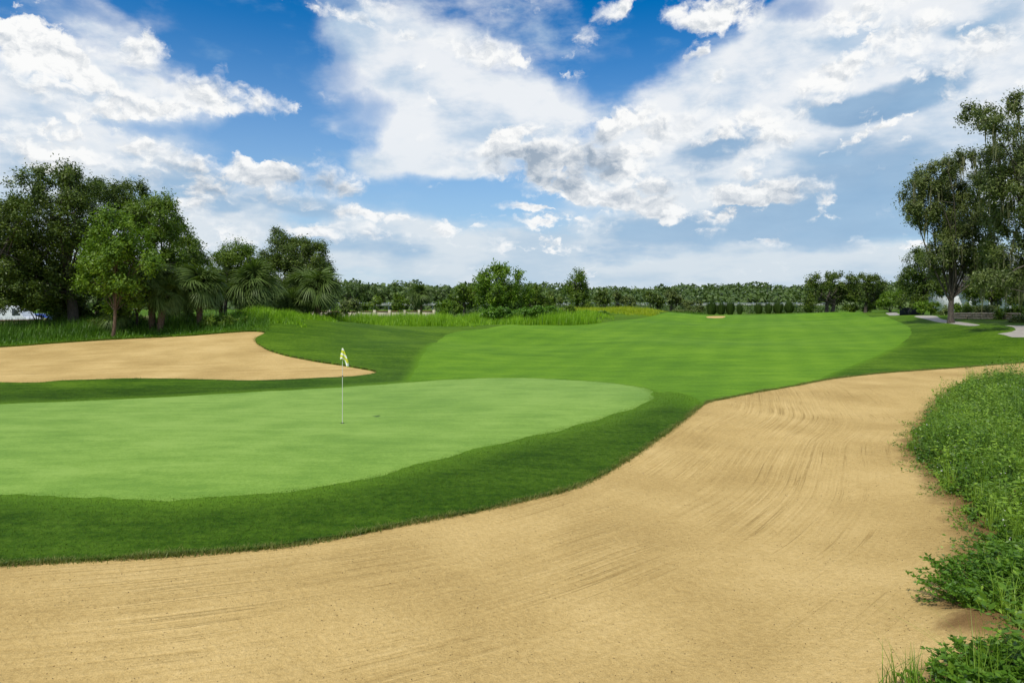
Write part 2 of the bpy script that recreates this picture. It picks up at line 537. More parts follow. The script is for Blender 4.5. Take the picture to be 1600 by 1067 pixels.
def seg_dist(poly, x, y, closed=True):
    """Distance to a polyline and the running length of the nearest point."""
    best = np.full(len(x), 1e18); arc = np.zeros(len(x)); run = 0.0
    q = np.roll(poly, -1, 0) if closed else poly[1:]
    for (x0, y0), (x1, y1) in zip(poly, q):
        dx, dy = x1 - x0, y1 - y0
        L2 = dx * dx + dy * dy + 1e-12
        s = np.clip(((x - x0) * dx + (y - y0) * dy) / L2, 0, 1)
        d2 = (x - x0 - s * dx) ** 2 + (y - y0 - s * dy) ** 2
        m = d2 < best
        best[m] = d2[m]; arc[m] = run + s[m] * math.sqrt(L2)
        run += math.sqrt(L2)
    return np.sqrt(best), arc


def sdf(poly, x, y, jitter=0.0):
    d, _ = seg_dist(poly, x, y)
    d = np.where(inside(poly, x, y), d, -d)
    if jitter:
        d = d + jitter * (np.sin(x * 3.1 + y * 1.7) + np.sin(x * 7.3 - y * 5.9 + 1) * 0.6 + np.sin(x * 13.7 + y * 11.3) * 0.4 + np.sin(y * 2.3 - x * 1.1) * 0.8)
    return d


def gp(*uv):
    return [ground_at(u, v) for u, v in uv]


EDGE_PX = [(-160, 890), (0, 880), (120, 873), (250, 866), (350, 859), (450, 850), (520, 839), (600, 823), (680, 808), (750, 795),
           (820, 779), (880, 765), (920, 750), (960, 728), (1000, 703), (1040, 675), (1070, 653), (1085, 640), (1103, 628),
           (1130, 622), (1180, 612), (1240, 602), (1300, 591), (1370, 583), (1450, 577), (1520, 572), (1600, 566), (1690, 560)]
edge_near = smooth_poly(gp(*EDGE_PX), 5, closed=False)
bunker_near = np.vstack([edge_near, [(30.0, 26.0), (18.0, 2.0), (-16.0, 2.0), (-13.0, 8.0)]])
bunker_left = smooth_poly([(-32.0, 30.2), (-32.0, 37.5)] + gp((0, 541), (100, 534), (200, 528), (300, 523), (410, 517), (398, 530), (420, 546), (480, 561), (545, 571),
                           (588, 580), (560, 587), (500, 590), (400, 594), (300, 592), (200, 591), (100, 594), (0, 597)), 6)
bunker_far = smooth_poly(gp((1102, 495), (1117, 493.4), (1133, 493.8), (1130, 496.5), (1110, 497)), 5)
green_poly = smooth_poly([(-19.0, 21.0), (-17.0, 12.0)] + gp((0, 773), (100, 777), (200, 780), (300, 778), (400, 771), (500, 760), (580, 745), (660, 724), (740, 704), (820, 684), (900, 664),
                         (980, 641), (1010, 629), (1022, 616), (1005, 606), (960, 599), (900, 594), (800, 590), (700, 593), (600, 600), (400, 612),
                         (200, 623), (0, 631)), 6)
fair_px = gp((652, 600), (651, 575), (662, 553), (690, 528), (722, 517), (765, 512.5), (830, 508))
fair_far = [px(900, 505, 67)[:2], px(1000, 498.5, 77)[:2], px(1100, 494.5, 99)[:2], px(1230, 491, 108)[:2], px(1330, 488, 95)[:2]]
fair_right = gp((1390, 497), (1415, 508), (1424, 520), (1412, 534), (1370, 555), (1310, 579), (1262, 597))
fair_poly = smooth_poly(fair_px + fair_far + fair_right + [ground_at(1180, 618), ground_at(1108, 634), ground_at(1088, 622), ground_at(1050, 612), ground_at(1000, 612), ground_at(800, 600)], 6)
path_a = smooth_poly(gp((1428, 494.5), (1440, 493), (1462, 493.5), (1470, 498), (1500, 503), (1532, 508), (1512, 509), (1480, 505), (1450, 499.5)), 4)
path_b = smooth_poly(gp((1556, 522), (1578, 519), (1588, 515), (1580, 510), (1574, 508.5)) + [(39.0, 47.8), (42.0, 42.5)] + gp((1600, 527), (1575, 524)), 4)
path_c = smooth_poly(gp((1384, 489.5), (1393, 488.3), (1402, 489), (1408, 492), (1396, 493), (1388, 492)), 4)

# polar sheet round the camera, fine where the picture looks, out to the horizon
az = np.r_[np.linspace(-80, -46, 18)[:-1], np.linspace(-46, 46, 420), np.linspace(46, 80, 18)[1:]] * math.pi / 180
rr = np.r_[np.exp(np.linspace(math.log(1.5), math.log(150.0), 310)), np.exp(np.linspace(math.log(160.0), math.log(5000.0), 30))]
AZ, RR = np.meshgrid(az, rr)
X2 = (np.sin(AZ) * RR).ravel(); Y2 = (np.cos(AZ) * RR).ravel()
na, nr = len(az), len(rr)
idx = np.arange(na * nr).reshape(nr, na)
a_, b_, c_, d_ = idx[:-1, :-1].ravel(), idx[:-1, 1:].ravel(), idx[1:, 1:].ravel(), idx[1:, :-1].ravel()
TRI = np.vstack([np.c_[a_, b_, c_], np.c_[a_, c_, d_]])
LAB = np.zeros(len(TRI), int)


def cut(poly, lab, jitter=0.0):
    """Split the triangles of the sheet along an outline and label those inside."""
    global X2, Y2, TRI, LAB
    s = np.full(len(X2), -1e3)
    lo, hi = poly.min(0) - 2, poly.max(0) + 2
    near = (X2 > lo[0]) & (X2 < hi[0]) & (Y2 > lo[1]) & (Y2 < hi[1])
    s[near] = sdf(poly, X2[near], Y2[near], jitter)
    s[np.abs(s) < 1e-5] = 1e-5
    pos = s > 0
    cnt = pos[TRI].sum(1)
    mixed = (cnt == 1) | (cnt == 2)
    keepT, keepL = TRI[~mixed], LAB[~mixed]
    keepL = np.where((cnt[~mixed] == 3) & (keepL == 0), lab, keepL)
    M, ML = TRI[mixed], LAB[mixed]
    odd_pos = pos[M].sum(1) == 1
    odd = np.where(odd_pos[:, None], pos[M], ~pos[M])
    k = odd.argmax(1)
    i0 = M[np.arange(len(M)), k]; i1 = M[np.arange(len(M)), (k + 1) % 3]; i2 = M[np.arange(len(M)), (k + 2) % 3]
    e = np.vstack([np.c_[i0, i1], np.c_[i0, i2]])
    es = np.sort(e, 1)
    uq, inv = np.unique(es, axis=0, return_inverse=True)
    inv = inv.ravel()
    f = s[uq[:, 0]] / (s[uq[:, 0]] - s[uq[:, 1]])
    nx = X2[uq[:, 0]] + f * (X2[uq[:, 1]] - X2[uq[:, 0]]); ny = Y2[uq[:, 0]] + f * (Y2[uq[:, 1]] - Y2[uq[:, 0]])
    base = len(X2)
    X2 = np.r_[X2, nx]; Y2 = np.r_[Y2, ny]
    p = base + inv[:len(M)]; q = base + inv[len(M):]
    lin = np.where((ML == 0) & odd_pos, lab, ML); lout = np.where((ML == 0) & ~odd_pos, lab, ML)
    TRI = np.vstack([keepT, np.c_[i0, p, q], np.c_[p, i1, i2], np.c_[p, i2, q]])
    LAB = np.r_[keepL, lin, lout, lout]


cut(bunker_near, 1, 0.032)
cut(bunker_left, 2, 0.02)
cut(bunker_far, 3)
cut(path_a, 6); cut(path_b, 7); cut(path_c, 8)
cut(green_poly, 4, 0.05)
cut(fair_poly, 5, 0.03)
Z2 = H(X2, Y2)


# ---- ground materials
def grass_mat(name, c_dark, c_mid, c_light, fine=90.0, bump=0.6, streak=0.5, patch=1.0, attr_dark=None, sheen=0.0, stripes=0.0):
    m, t, b = new_mat(name)
    co = t.node('ShaderNodeTexCoord').outputs['Object']
    big = t.noise(co, 0.18 * patch, 3, 0.5, dim='3D')
    mid = t.noise(t.mapping(co, scale=(0.6, 2.2, 1), rot=(0, 0, 0.25)), 1.3, 5, 0.6, dim='3D')
    fin = t.noise(co, fine, 3, 0.65, dim='3D')
    fin2 = t.noise(co, fine * 0.23, 3, 0.6, dim='3D')
    f = t.math('ADD', t.math('MULTIPLY', t.math('SUBTRACT', big, 0.5), 1.1), t.math('MULTIPLY', t.math('SUBTRACT', mid, 0.5), streak))
    mott = t.noise(t.mapping(co, scale=(0.55, 1.6, 1), rot=(0, 0, -0.15)), 0.42, 6, 0.65, dim='3D')
    f = t.math('ADD', f, t.math('MULTIPLY', t.math('SUBTRACT', mott, 0.5), 1.3))
    if stripes:
        wv = t.node('ShaderNodeTexWave', wave_type='BANDS', bands_direction='X')
        t.l.new(t.mapping(co, rot=(0, 0, 0.35)), wv.inputs['Vector'])
        wv.inputs['Scale'].default_value = 0.16
        wv.inputs['Distortion'].default_value = 1.2
        wv.inputs['Detail'].default_value = 2.0
        f = t.math('ADD', f, t.math('MULTIPLY', t.math('SUBTRACT', wv.outputs['Fac'], 0.5), stripes))
    fin3 = t.noise(t.mapping(co, scale=(0.7, 1.5, 1), rot=(0, 0, 0.4)), 5.5, 4, 0.65, dim='3D')
    f = t.math('ADD', f, t.math('MULTIPLY', t.math('SUBTRACT', fin3, 0.5), 0.7))
    f = t.math('ADD', f, t.math('MULTIPLY', t.math('SUBTRACT', fin2, 0.5), 1.1))
    f = t.math('ADD', t.math('ADD', f, t.math('MULTIPLY', t.math('SUBTRACT', fin, 0.5), 1.1)), 0.5)
    r = t.node('ShaderNodeValToRGB')
    t.l.new(f, r.inputs[0])
    el = r.color_ramp.elements
    el[0].position = 0.15; el[0].color = (*c_dark, 1)
    el[1].position = 0.85; el[1].color = (*c_light, 1)
    e = el.new(0.5); e.color = (*c_mid, 1)
    col = r.outputs[0]
    if attr_dark:
        col = t.mix(attr(t, 'collar'), col, t.mix(1.0, col, attr_dark, 'MULTIPLY'))
        col = t.mix(attr(t, 'fair'), col, t.mix(mott, (0.074, 0.175, 0.006), (0.122, 0.248, 0.010)))
        col = t.mix(attr(t, 'mown'), col, (0.100, 0.205, 0.016))     # closer-cut step round the green
    t.put(b.inputs['Base Color'], col)
    b.inputs['Roughness'].default_value = 0.75
    b.inputs['Specular IOR Level'].default_value = 0.05
    if sheen:
        b.inputs['Sheen Weight'].default_value = sheen
        b.inputs['Sheen Roughness'].default_value = 0.45
        b.inputs['Sheen Tint'].default_value = (0.85, 1.0, 0.8, 1)
    bm = t.node('ShaderNodeBump')
    bm.inputs['Strength'].default_value = bump
    bm.inputs['Distance'].default_value = 0.02
    t.l.new(t.math('ADD', fin, t.math('MULTIPLY', fin2, 1.5)), bm.inputs['Height'])
    t.l.new(bm.outputs[0], b.inputs['Normal'])
    return m


M_ROUGH = grass_mat('rough_turf', (0.030, 0.078, 0.003), (0.062, 0.130, 0.005), (0.105, 0.190, 0.010), 36, 0.9, 0.9, attr_dark=(0.62, 0.70, 0.90))
M_FAIR = grass_mat('fairway_turf', (0.066, 0.160, 0.005), (0.098, 0.212, 0.007), (0.142, 0.270, 0.012), 60, 0.4, 0.75, 0.6, sheen=0.02, stripes=0.12)
M_GREEN = grass_mat('green_turf', (0.118, 0.230, 0.020), (0.168, 0.292, 0.033), (0.220, 0.346, 0.055), 80, 0.25, 1.1, 0.8, sheen=0.12, stripes=0.10)


def sand_mat(name):
    m, t, b = new_mat(name)
    co = t.node('ShaderNodeTexCoord').outputs['Object']
    rk = attr(t, 'rake', 'Vector')
    s, tt, soil = t.sep(rk)
    wob = t.math('MULTIPLY', t.math('SUBTRACT', t.noise(co, 0.14, 2, 0.4, dim='3D'), 0.5), 0.8)
    s2 = t.math('ADD', s, wob)
    lines = t.noise(t.xyz(t.math('MULTIPLY', s2, 9.0), t.math('MULTIPLY', tt, 0.16), 0.0), 1.0, 4, 0.7, dim='3D')
    broad = t.noise(t.xyz(t.math('MULTIPLY', s2, 2.2), t.math('MULTIPLY', tt, 0.12), 3.0), 1.0, 3, 0.6, dim='3D')
    grv = t.noise(t.xyz(t.math('MULTIPLY', s2, 3.2), t.math('MULTIPLY', tt, 0.05), 7.0), 1.0, 3, 0.6, dim='3D')
    groove = t.smooth(t.math('ABSOLUTE', t.math('SUBTRACT', grv, 0.5)), 0.0, 0.018, 1.0, 0.0)
    gmask = t.smooth(t.noise(co, 0.30, 3, 0.6, dim='3D'), 0.46, 0.66)
    groove = t.math('MULTIPLY', t.math('MULTIPLY', groove, gmask), t.smooth(s, 3.5, 7.0, 1.0, 0.25))
    fine = t.noise(t.xyz(t.math('MULTIPLY', s2, 24.0), t.math('MULTIPLY', tt, 0.22), 1.0), 1.0, 2, 0.5, dim='3D')
    where = t.smooth(t.noise(co, 0.28, 3, 0.6, dim='3D'), 0.36, 0.62)
    where = t.math('MULTIPLY', where, t.smooth(s, 2.6, 6.0, 1.0, 0.12))
    grain = t.noise(co, 95.0, 3, 0.7, dim='3D')
    lump = t.noise(co, 14.0, 4, 0.65, dim='3D')
    patch = t.noise(co, 0.35, 4, 0.55, dim='3D')
    f = t.math('ADD', t.math('MULTIPLY', t.math('SUBTRACT', patch, 0.5), 1.0), 0.47)
    f = t.math('ADD', f, t.math('MULTIPLY', t.math('SUBTRACT', grain, 0.5), 1.3))
    f = t.math('ADD', f, t.math('MULTIPLY', t.math('SUBTRACT', lump, 0.5), 0.6))
    f = t.math('ADD', f, t.math('MULTIPLY', t.math('MULTIPLY', t.math('SUBTRACT', lines, 0.5), where), 0.65))
    f = t.math('ADD', f, t.math('MULTIPLY', t.math('MULTIPLY', t.math('SUBTRACT', fine, 0.5), where), 0.75))
    f = t.math('SUBTRACT', f, t.math('MULTIPLY', groove, 0.32))
    r = t.node('ShaderNodeValToRGB')
    t.l.new(f, r.inputs[0])
    el = r.color_ramp.elements
    el[0].position = 0.1; el[0].color = (0.318, 0.212, 0.074, 1)
    el[1].position = 0.9; el[1].color = (0.655, 0.480, 0.215, 1)
    e = el.new(0.5); e.color = (0.490, 0.344, 0.132, 1)
    # crumbs of dark litter in the sand
    vo = t.node('ShaderNodeTexVoronoi', feature='F1', voronoi_dimensions='3D')
    t.l.new(t.mapping(co, scale=(1.0, 1.0, 1.0)), vo.inputs['Vector'])
    vo.inputs['Scale'].default_value = 11.0
    vr = t.sep(vo.outputs['Color'])
    crumb = t.math('MULTIPLY', t.smooth(vo.outputs['Distance'], 0.05, 0.16, 1.0, 0.0), t.smooth(vr[0], 0.62, 0.72))
    v2 = t.node('ShaderNodeTexVoronoi', feature='F1', voronoi_dimensions='3D')
    t.l.new(co, v2.inputs['Vector'])
    v2.inputs['Scale'].default_value = 27.0
    q2 = t.sep(v2.outputs['Color'])
    thick = t.smooth(t.noise(co, 0.5, 3, 0.6, dim='3D'), 0.38, 0.62, 0.25, 1.0)
    speck = t.math('MULTIPLY', t.math('MULTIPLY', t.smooth(v2.outputs['Distance'], 0.12, 0.30, 1.0, 0.0), t.smooth(q2[1], 0.60, 0.72)), thick)
    col = t.mix(t.math('MULTIPLY', speck, 0.55), r.outputs[0], (0.14, 0.085, 0.030))
    col = t.mix(t.math('MULTIPLY', crumb, 0.75), col, (0.075, 0.042, 0.018))
    # damp, trodden earth toward the weeds
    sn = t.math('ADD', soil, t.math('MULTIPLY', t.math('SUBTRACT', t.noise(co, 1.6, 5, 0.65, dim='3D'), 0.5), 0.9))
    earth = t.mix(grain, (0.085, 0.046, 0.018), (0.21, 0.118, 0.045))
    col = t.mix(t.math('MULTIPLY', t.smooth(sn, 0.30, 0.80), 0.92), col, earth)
    t.put(b.inputs['Base Color'], col)
    b.inputs['Roughness'].default_value = 0.9
    b.inputs['Specular IOR Level'].default_value = 0.08
    h = t.math('MULTIPLY', t.math('MULTIPLY', lines, where), 1.2)
    h = t.math('ADD', h, t.math('MULTIPLY', t.math('MULTIPLY', fine, where), 0.55))
    h = t.math('ADD', h, t.math('MULTIPLY', broad, 0.9))
    h = t.math('SUBTRACT', h, t.math('MULTIPLY', groove, 0.35))
    h = t.math('ADD', h, t.math('MULTIPLY', lump, 0.8))
    h = t.math('ADD', h, t.math('MULTIPLY', grain, 0.16))
    bm = t.node('ShaderNodeBump')
    bm.inputs['Strength'].default_value = 0.75
    bm.inputs['Distance'].default_value = 0.05
    t.l.new(h, bm.inputs['Height'])
    t.l.new(bm.outputs[0], b.inputs['Normal'])
    return m


M_SAND = sand_mat('raked_sand')


def concrete_mat():
    m, t, b = new_mat('path_concrete')
    co = t.node('ShaderNodeTexCoord').outputs['Object']
    n = t.noise(co, 2.0, 6, 0.65, dim='3D')
    t.put(b.inputs['Base Color'], t.mix(n, (0.22, 0.20, 0.17), (0.42, 0.39, 0.34)))
    b.inputs['Roughness'].default_value = 0.85
    return m


M_PATH = concrete_mat()

weed_px = [(1720, 580), (1600, 590), (1540, 592), (1490, 606), (1462, 630), (1448, 655), (1425, 680), (1425, 705), (1450, 735), (1480, 775),
           (1505, 800), (1530, 850), (1500, 885), (1490, 930), (1530, 950), (1580, 960), (1590, 990), (1530, 1030), (1470, 1067)]
weed_poly = smooth_poly(gp(*weed_px) + [(4.2, 5.4), (14.0, 4.5), (22.0, 24.0)], 4)
SAND_DROP = 0.03


def region(lab, name, mat, drop=0.0, attrs=None, skirt=False):
    T = TRI[LAB == lab]
    used, inv = np.unique(T, return_inverse=True)
    x, y, z = X2[used], Y2[used], Z2[used] - drop
    V = np.c_[x, y, z]
    F = inv.reshape(-1, 3)
    at = attrs(x, y) if attrs else {}
    if skirt:
        # turf lip standing over the sand
        e = np.sort(np.vstack([T[:, [0, 1]], T[:, [1, 2]], T[:, [2, 0]]]), 1)
        S = TRI[np.isin(LAB, (1, 2, 3))]
        es = np.sort(np.vstack([S[:, [0, 1]], S[:, [1, 2]], S[:, [2, 0]]]), 1)
        key = lambda q: q[:, 0].astype(np.int64) * 10000000 + q[:, 1]
        m = np.isin(key(e), key(es))
        eb = e[m]
        mp = {int(g): i for i, g in enumerate(used)}
        lowid = {}
        newv, newf = [], []
        for g0, g1 in eb:
            for g in (int(g0), int(g1)):
                if g not in lowid:
                    lowid[g] = len(V) + len(newv)
                    newv.append((X2[g], Y2[g], Z2[g] - 0.14))
            i0, i1, j0, j1 = mp[int(g0)], mp[int(g1)], lowid[int(g0)], lowid[int(g1)]
            newf += [(i0, i1, j1), (i0, j1, j0)]
        if newv:
            nv = np.array(newv)
            V = np.vstack([V, nv]); F = np.vstack([F, np.array(newf)])
            at = attrs(V[:, 0], V[:, 1]) if attrs else {}
    o = mesh_np(name, V, F, 3, mat, attrs=at, smooth=True)
    o['kind'] = 'structure'
    return o


def rough_attr(x, y):
    near = (y < 45) & (np.abs(x) < 40) & (y > 3)
    c = np.zeros(len(x))
    d = -sdf(green_poly, x[near], y[near])
    c[near] = np.clip(1.3 - d / 5.5, 0, 1) * np.clip(d / 0.8, 0, 1)
    w = np.zeros(len(x))
    w[near] = 0.8 * np.clip(1.0 - d / 1.1, 0, 1) ** 1.6
    q = np.zeros(len(x))
    df = -sdf(fair_poly, x[near], y[near])
    tip = np.array(ground_at(1085, 617))
    reach = 0.5 + 2.6 * np.exp(-((x[near] - tip[0]) ** 2 + (y[near] - tip[1]) ** 2) / 16.0)
    q[near] = 0.9 * np.clip(1.0 - df / reach, 0, 1) ** 1.3
    return {'collar': ('POINT', c), 'mown': ('POINT', w), 'fair': ('POINT', q)}


rake_line = smooth_poly(gp((-160, 880), (250, 856), (600, 815), (820, 770), (960, 716), (1050, 660), (1120, 615)) + [(11.0, 40.0), (14.0, 55.0)], 14, closed=False)


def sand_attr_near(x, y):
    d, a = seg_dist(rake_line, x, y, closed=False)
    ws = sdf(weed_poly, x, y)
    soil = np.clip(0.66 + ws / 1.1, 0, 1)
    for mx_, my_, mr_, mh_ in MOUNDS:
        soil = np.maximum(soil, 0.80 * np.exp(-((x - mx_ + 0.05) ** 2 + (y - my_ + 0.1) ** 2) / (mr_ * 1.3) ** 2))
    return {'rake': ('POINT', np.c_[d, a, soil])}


def sand_attr_other(poly):
    def f(x, y):
        d, a = seg_dist(poly, x, y)
        return {'rake': ('POINT', np.c_[(y * 0.9 - x * 0.12 + 0.4 * np.sin(x * 0.2) - 26.0) * 0.35, x * 0.7, np.zeros(len(x))])}
    return f


region(0, 'rough_grass', M_ROUGH, attrs=rough_attr, skirt=True)
region(5, 'fairway', M_FAIR, skirt=True)
region(4, 'putting_green', M_GREEN)
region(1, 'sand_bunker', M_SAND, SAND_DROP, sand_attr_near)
region(2, 'sand_bunker', M_SAND, 0.07, sand_attr_other(bunker_left))
region(3, 'sand_bunker', M_SAND, SAND_DROP, sand_attr_other(bunker_far))
for lab_ in (6, 7, 8):
    region(lab_, 'cart_path', M_PATH)

# ------------------------------------------------------------------ plant materials
def leaf_mat(name, c0, c1, c2, trans=0.3, rough=0.45, spec=0.3):
    m, t, b = new_mat(name)
    tone = attr(t, 'tone')
    r = t.node('ShaderNodeValToRGB')
    t.l.new(tone, r.inputs[0])
    el = r.color_ramp.elements
    el[0].position = 0.0; el[0].color = (*c0, 1)
    el[1].position = 1.0; el[1].color = (*c2, 1)
    e = el.new(0.5); e.color = (*c1, 1)
    t.put(b.inputs['Base Color'], r.outputs[0])
    b.inputs['Roughness'].default_value = rough
    b.inputs['Specular IOR Level'].default_value = spec
    tr = t.node('ShaderNodeBsdfTranslucent')
    t.put(tr.inputs['Color'], t.mix(1.0, r.outputs[0], (1.15, 1.25, 0.6), 'MULTIPLY'))
    mx = t.node('ShaderNodeMixShader')
    mx.inputs[0].default_value = trans
    t.l.new(b.outputs[0], mx.inputs[1]); t.l.new(tr.outputs[0], mx.inputs[2])
    out = [n for n in t.n if n.type == 'OUTPUT_MATERIAL'][0]
    t.l.new(mx.outputs[0], out.inputs[0])
    return m


def bark_mat(name, c0, c1, scale=6.0):
    m, t, b = new_mat(name)
    co = t.node('ShaderNodeTexCoord').outputs['Object']
    n = t.noise(t.mapping(co, scale=(3, 3, 0.7)), scale, 6, 0.7, dim='3D')
    t.put(b.inputs['Base Color'], t.mix(t.smooth(n, 0.3, 0.7), c0, c1))
    b.inputs['Roughness'].default_value = 0.9
    bm = t.node('ShaderNodeBump'); bm.inputs['Strength'].default_value = 0.8; bm.inputs['Distance'].default_value = 0.04
    t.l.new(n, bm.inputs['Height']); t.l.new(bm.outputs[0], b.inputs['Normal'])
    return m


def plain_mat(name, c0, c1, scale=3.0, rough=0.7, bump=0.2, spec=0.3):
    m, t, b = new_mat(name)
    co = t.node('ShaderNodeTexCoord').outputs['Object']
    n = t.noise(co, scale, 6, 0.65, dim='3D')
    t.put(b.inputs['Base Color'], t.mix(t.smooth(n, 0.25, 0.75), c0, c1))
    b.inputs['Roughness'].default_value = rough
    b.inputs['Specular IOR Level'].default_value = spec
    if bump:
        bm = t.node('ShaderNodeBump'); bm.inputs['Strength'].default_value = bump; bm.inputs['Distance'].default_value = 0.02
        t.l.new(t.noise(co, scale * 8, 4, 0.6, dim='3D'), bm.inputs['Height']); t.l.new(bm.outputs[0], b.inputs['Normal'])
    return m


L_OAK = leaf_mat('oak_leaves', (0.0356, 0.0637, 0.0077), (0.0714, 0.1147, 0.0127), (0.1466, 0.1975, 0.0229), 0.22)
L_MID = leaf_mat('green_leaves', (0.0537, 0.1037, 0.0085), (0.1000, 0.1684, 0.0134), (0.1830, 0.2586, 0.0244), 0.30)
L_BRIGHT = leaf_mat('young_leaves', (0.0671, 0.1366, 0.0098), (0.1244, 0.2196, 0.0146), (0.2196, 0.3294, 0.0268), 0.35)
L_OLIVE = leaf_mat('live_oak_leaves', (0.0553, 0.0799, 0.0215), (0.1014, 0.1382, 0.0323), (0.1766, 0.2150, 0.0522), 0.2)
L_FAR = leaf_mat('far_leaves', (0.058, 0.1, 0.022), (0.076, 0.124, 0.026), (0.098, 0.152, 0.032), 0.2)
L_PALM = leaf_mat('palm_fronds', (0.0497, 0.0906, 0.0155), (0.0906, 0.1436, 0.0287), (0.1658, 0.2265, 0.0663), 0.25, 0.5, 0.25)
L_GRASS = leaf_mat('tall_grass', (0.0907, 0.2117, 0.0091), (0.1891, 0.3629, 0.0136), (0.3251, 0.5216, 0.0242), 0.35)
L_MEADOW = leaf_mat('meadow_grass', (0.17, 0.26, 0.008), (0.3, 0.39, 0.012), (0.46, 0.48, 0.028), 0.35)
L_TURF = leaf_mat('turf_blades', (0.032, 0.07, 0.005), (0.055, 0.105, 0.008), (0.095, 0.16, 0.014), 0.25, 0.6, 0.15)
L_EDGE = leaf_mat('edge_grass', (0.07, 0.125, 0.01), (0.17, 0.2, 0.035), (0.38, 0.31, 0.12), 0.25)
L_WEED = leaf_mat('weed_leaves', (0.0345, 0.0862, 0.0080), (0.0978, 0.2012, 0.0149), (0.2415, 0.3795, 0.0391), 0.3)
L_CLUMP = leaf_mat('broad_weed_leaves', (0.0430, 0.1139, 0.0101), (0.0886, 0.1960, 0.0152), (0.1645, 0.3036, 0.0253), 0.3)
L_ORN = leaf_mat('ornamental_grass', (0.024, 0.05, 0.008), (0.042, 0.078, 0.012), (0.072, 0.115, 0.018), 0.2)
L_MOSS = leaf_mat('spanish_moss', (0.11, 0.115, 0.06), (0.165, 0.17, 0.088), (0.225, 0.225, 0.125), 0.3, 0.9, 0.05)
L_FLOWER = plain_mat('white_petals', (0.62, 0.64, 0.58), (0.8, 0.8, 0.76), bump=0)
L_COLLAR = leaf_mat('collar_blades', (0.060, 0.130, 0.008), (0.090, 0.180, 0.012), (0.125, 0.225, 0.020), 0.2, 0.7, 0.1)
BARK = bark_mat('grey_bark', (0.030, 0.024, 0.018), (0.115, 0.095, 0.075))
BARK_WARM = bark_mat('brown_bark', (0.050, 0.030, 0.018), (0.170, 0.110, 0.070))
BARK_PALM = bark_mat('palm_bark', (0.050, 0.032, 0.020), (0.200, 0.130, 0.080), 9.0)


# ------------------------------------------------------------------ plant geometry
def unit(v):
    return v / (np.linalg.norm(v, axis=-1, keepdims=True) + 1e-9)


def leaves(pos, dirs, size, width=0.45, rng=RNG, face=None, coh=1.0):
    """Diamond-shaped leaf at each position, pointing along dirs; face turns the blades roughly one way."""
    n = len(pos)
    d = unit(dirs)
    if face is None:
        side = unit(np.cross(d, rng.normal(size=(n, 3))))
    else:
        nn = unit(unit(face) * coh + rng.normal(size=(n, 3)) * 0.6)
        d = unit(d - nn * (d * nn).sum(1, keepdims=True))
        side = unit(np.cross(d, nn))
    size = np.broadcast_to(np.asarray(size, float), (n,))[:, None]
    nrm = np.cross(d, side)
    a = pos
    b = pos + d * size * 0.45 + side * size * width * 0.5 + nrm * size * 0.05
    c = pos + d * size
    e = pos + d * size * 0.45 - side * size * width * 0.5 + nrm * size * 0.05
    V = np.stack([a, b, c, e], 1).reshape(-1, 3)
    F = np.arange(4 * n).reshape(n, 4)
    return V, F


def tube_arrays(pts, radii, sides=6, cap=True):
    pts = np.asarray(pts, float); radii = np.asarray(radii, float)
    n = len(pts)
    tan = np.gradient(pts, axis=0) if n > 1 else np.array([[0, 0, 1.0]])
    tan = unit(tan)
    ref = np.array([1.0, 0.13, 0.07])
    s = unit(np.cross(tan, ref)); q = np.cross(tan, s)
    ang = np.linspace(0, 2 * math.pi, sides, endpoint=False)
    V = pts[:, None] + radii[:, None, None] * (np.cos(ang)[None, :, None] * s[:, None] + np.sin(ang)[None, :, None] * q[:, None])
    V = V.reshape(-1, 3)
    i = np.arange(n - 1)[:, None] * sides; j = np.arange(sides)[None]; k = (j + 1) % sides
    F = np.stack([i + j, i + k, i + sides + k, i + sides + j], -1).reshape(-1, 4)
    return V, F


class Bag:
    """Collects quads into one mesh."""
    def __init__(self):
        self.V, self.F, self.A, self.n = [], [], [], 0

    def add(self, V, F, tone=None):
        self.V.append(V); self.F.append(np.asarray(F) + self.n); self.n += len(V)
        self.A.append(np.zeros(len(F)) + 0.5 if tone is None else np.broadcast_to(tone, (len(F),)))

    def build(self, name, mat, parent=None, smooth=False, origin=None):
        return mesh_np(name, np.vstack(self.V), np.vstack(self.F), 4, mat, parent,
                       {'tone': ('FACE', np.concatenate(self.A))}, smooth, origin)


def bend(p0, p1, k, rng, n=5):
    s = np.linspace(0, 1, n)[:, None]
    p0, p1 = np.array(p0), np.array(p1)
    L = np.linalg.norm(p1 - p0)
    off = rng.normal(size=3) * k * L
    off[2] += 0.10 * L
    return p0 + (p1 - p0) * s + off * (4 * s * (1 - s)) * 0.5


def lobe_world(lobes, Y, depth=0.85):
    out = []
    for i, (u, v, ru, rv) in enumerate(lobes):
        dy = ((i * 0.618) % 1.0 - 0.5) * 1.2 * max(l[2] for l in lobes) * Y / FPX
        yy = Y + dy
        c = np.array(px(u, v, yy))
        out.append((c, np.array([ru * yy / FPX, depth * max(ru, rv) * yy / FPX, rv * yy / FPX])))
    return out


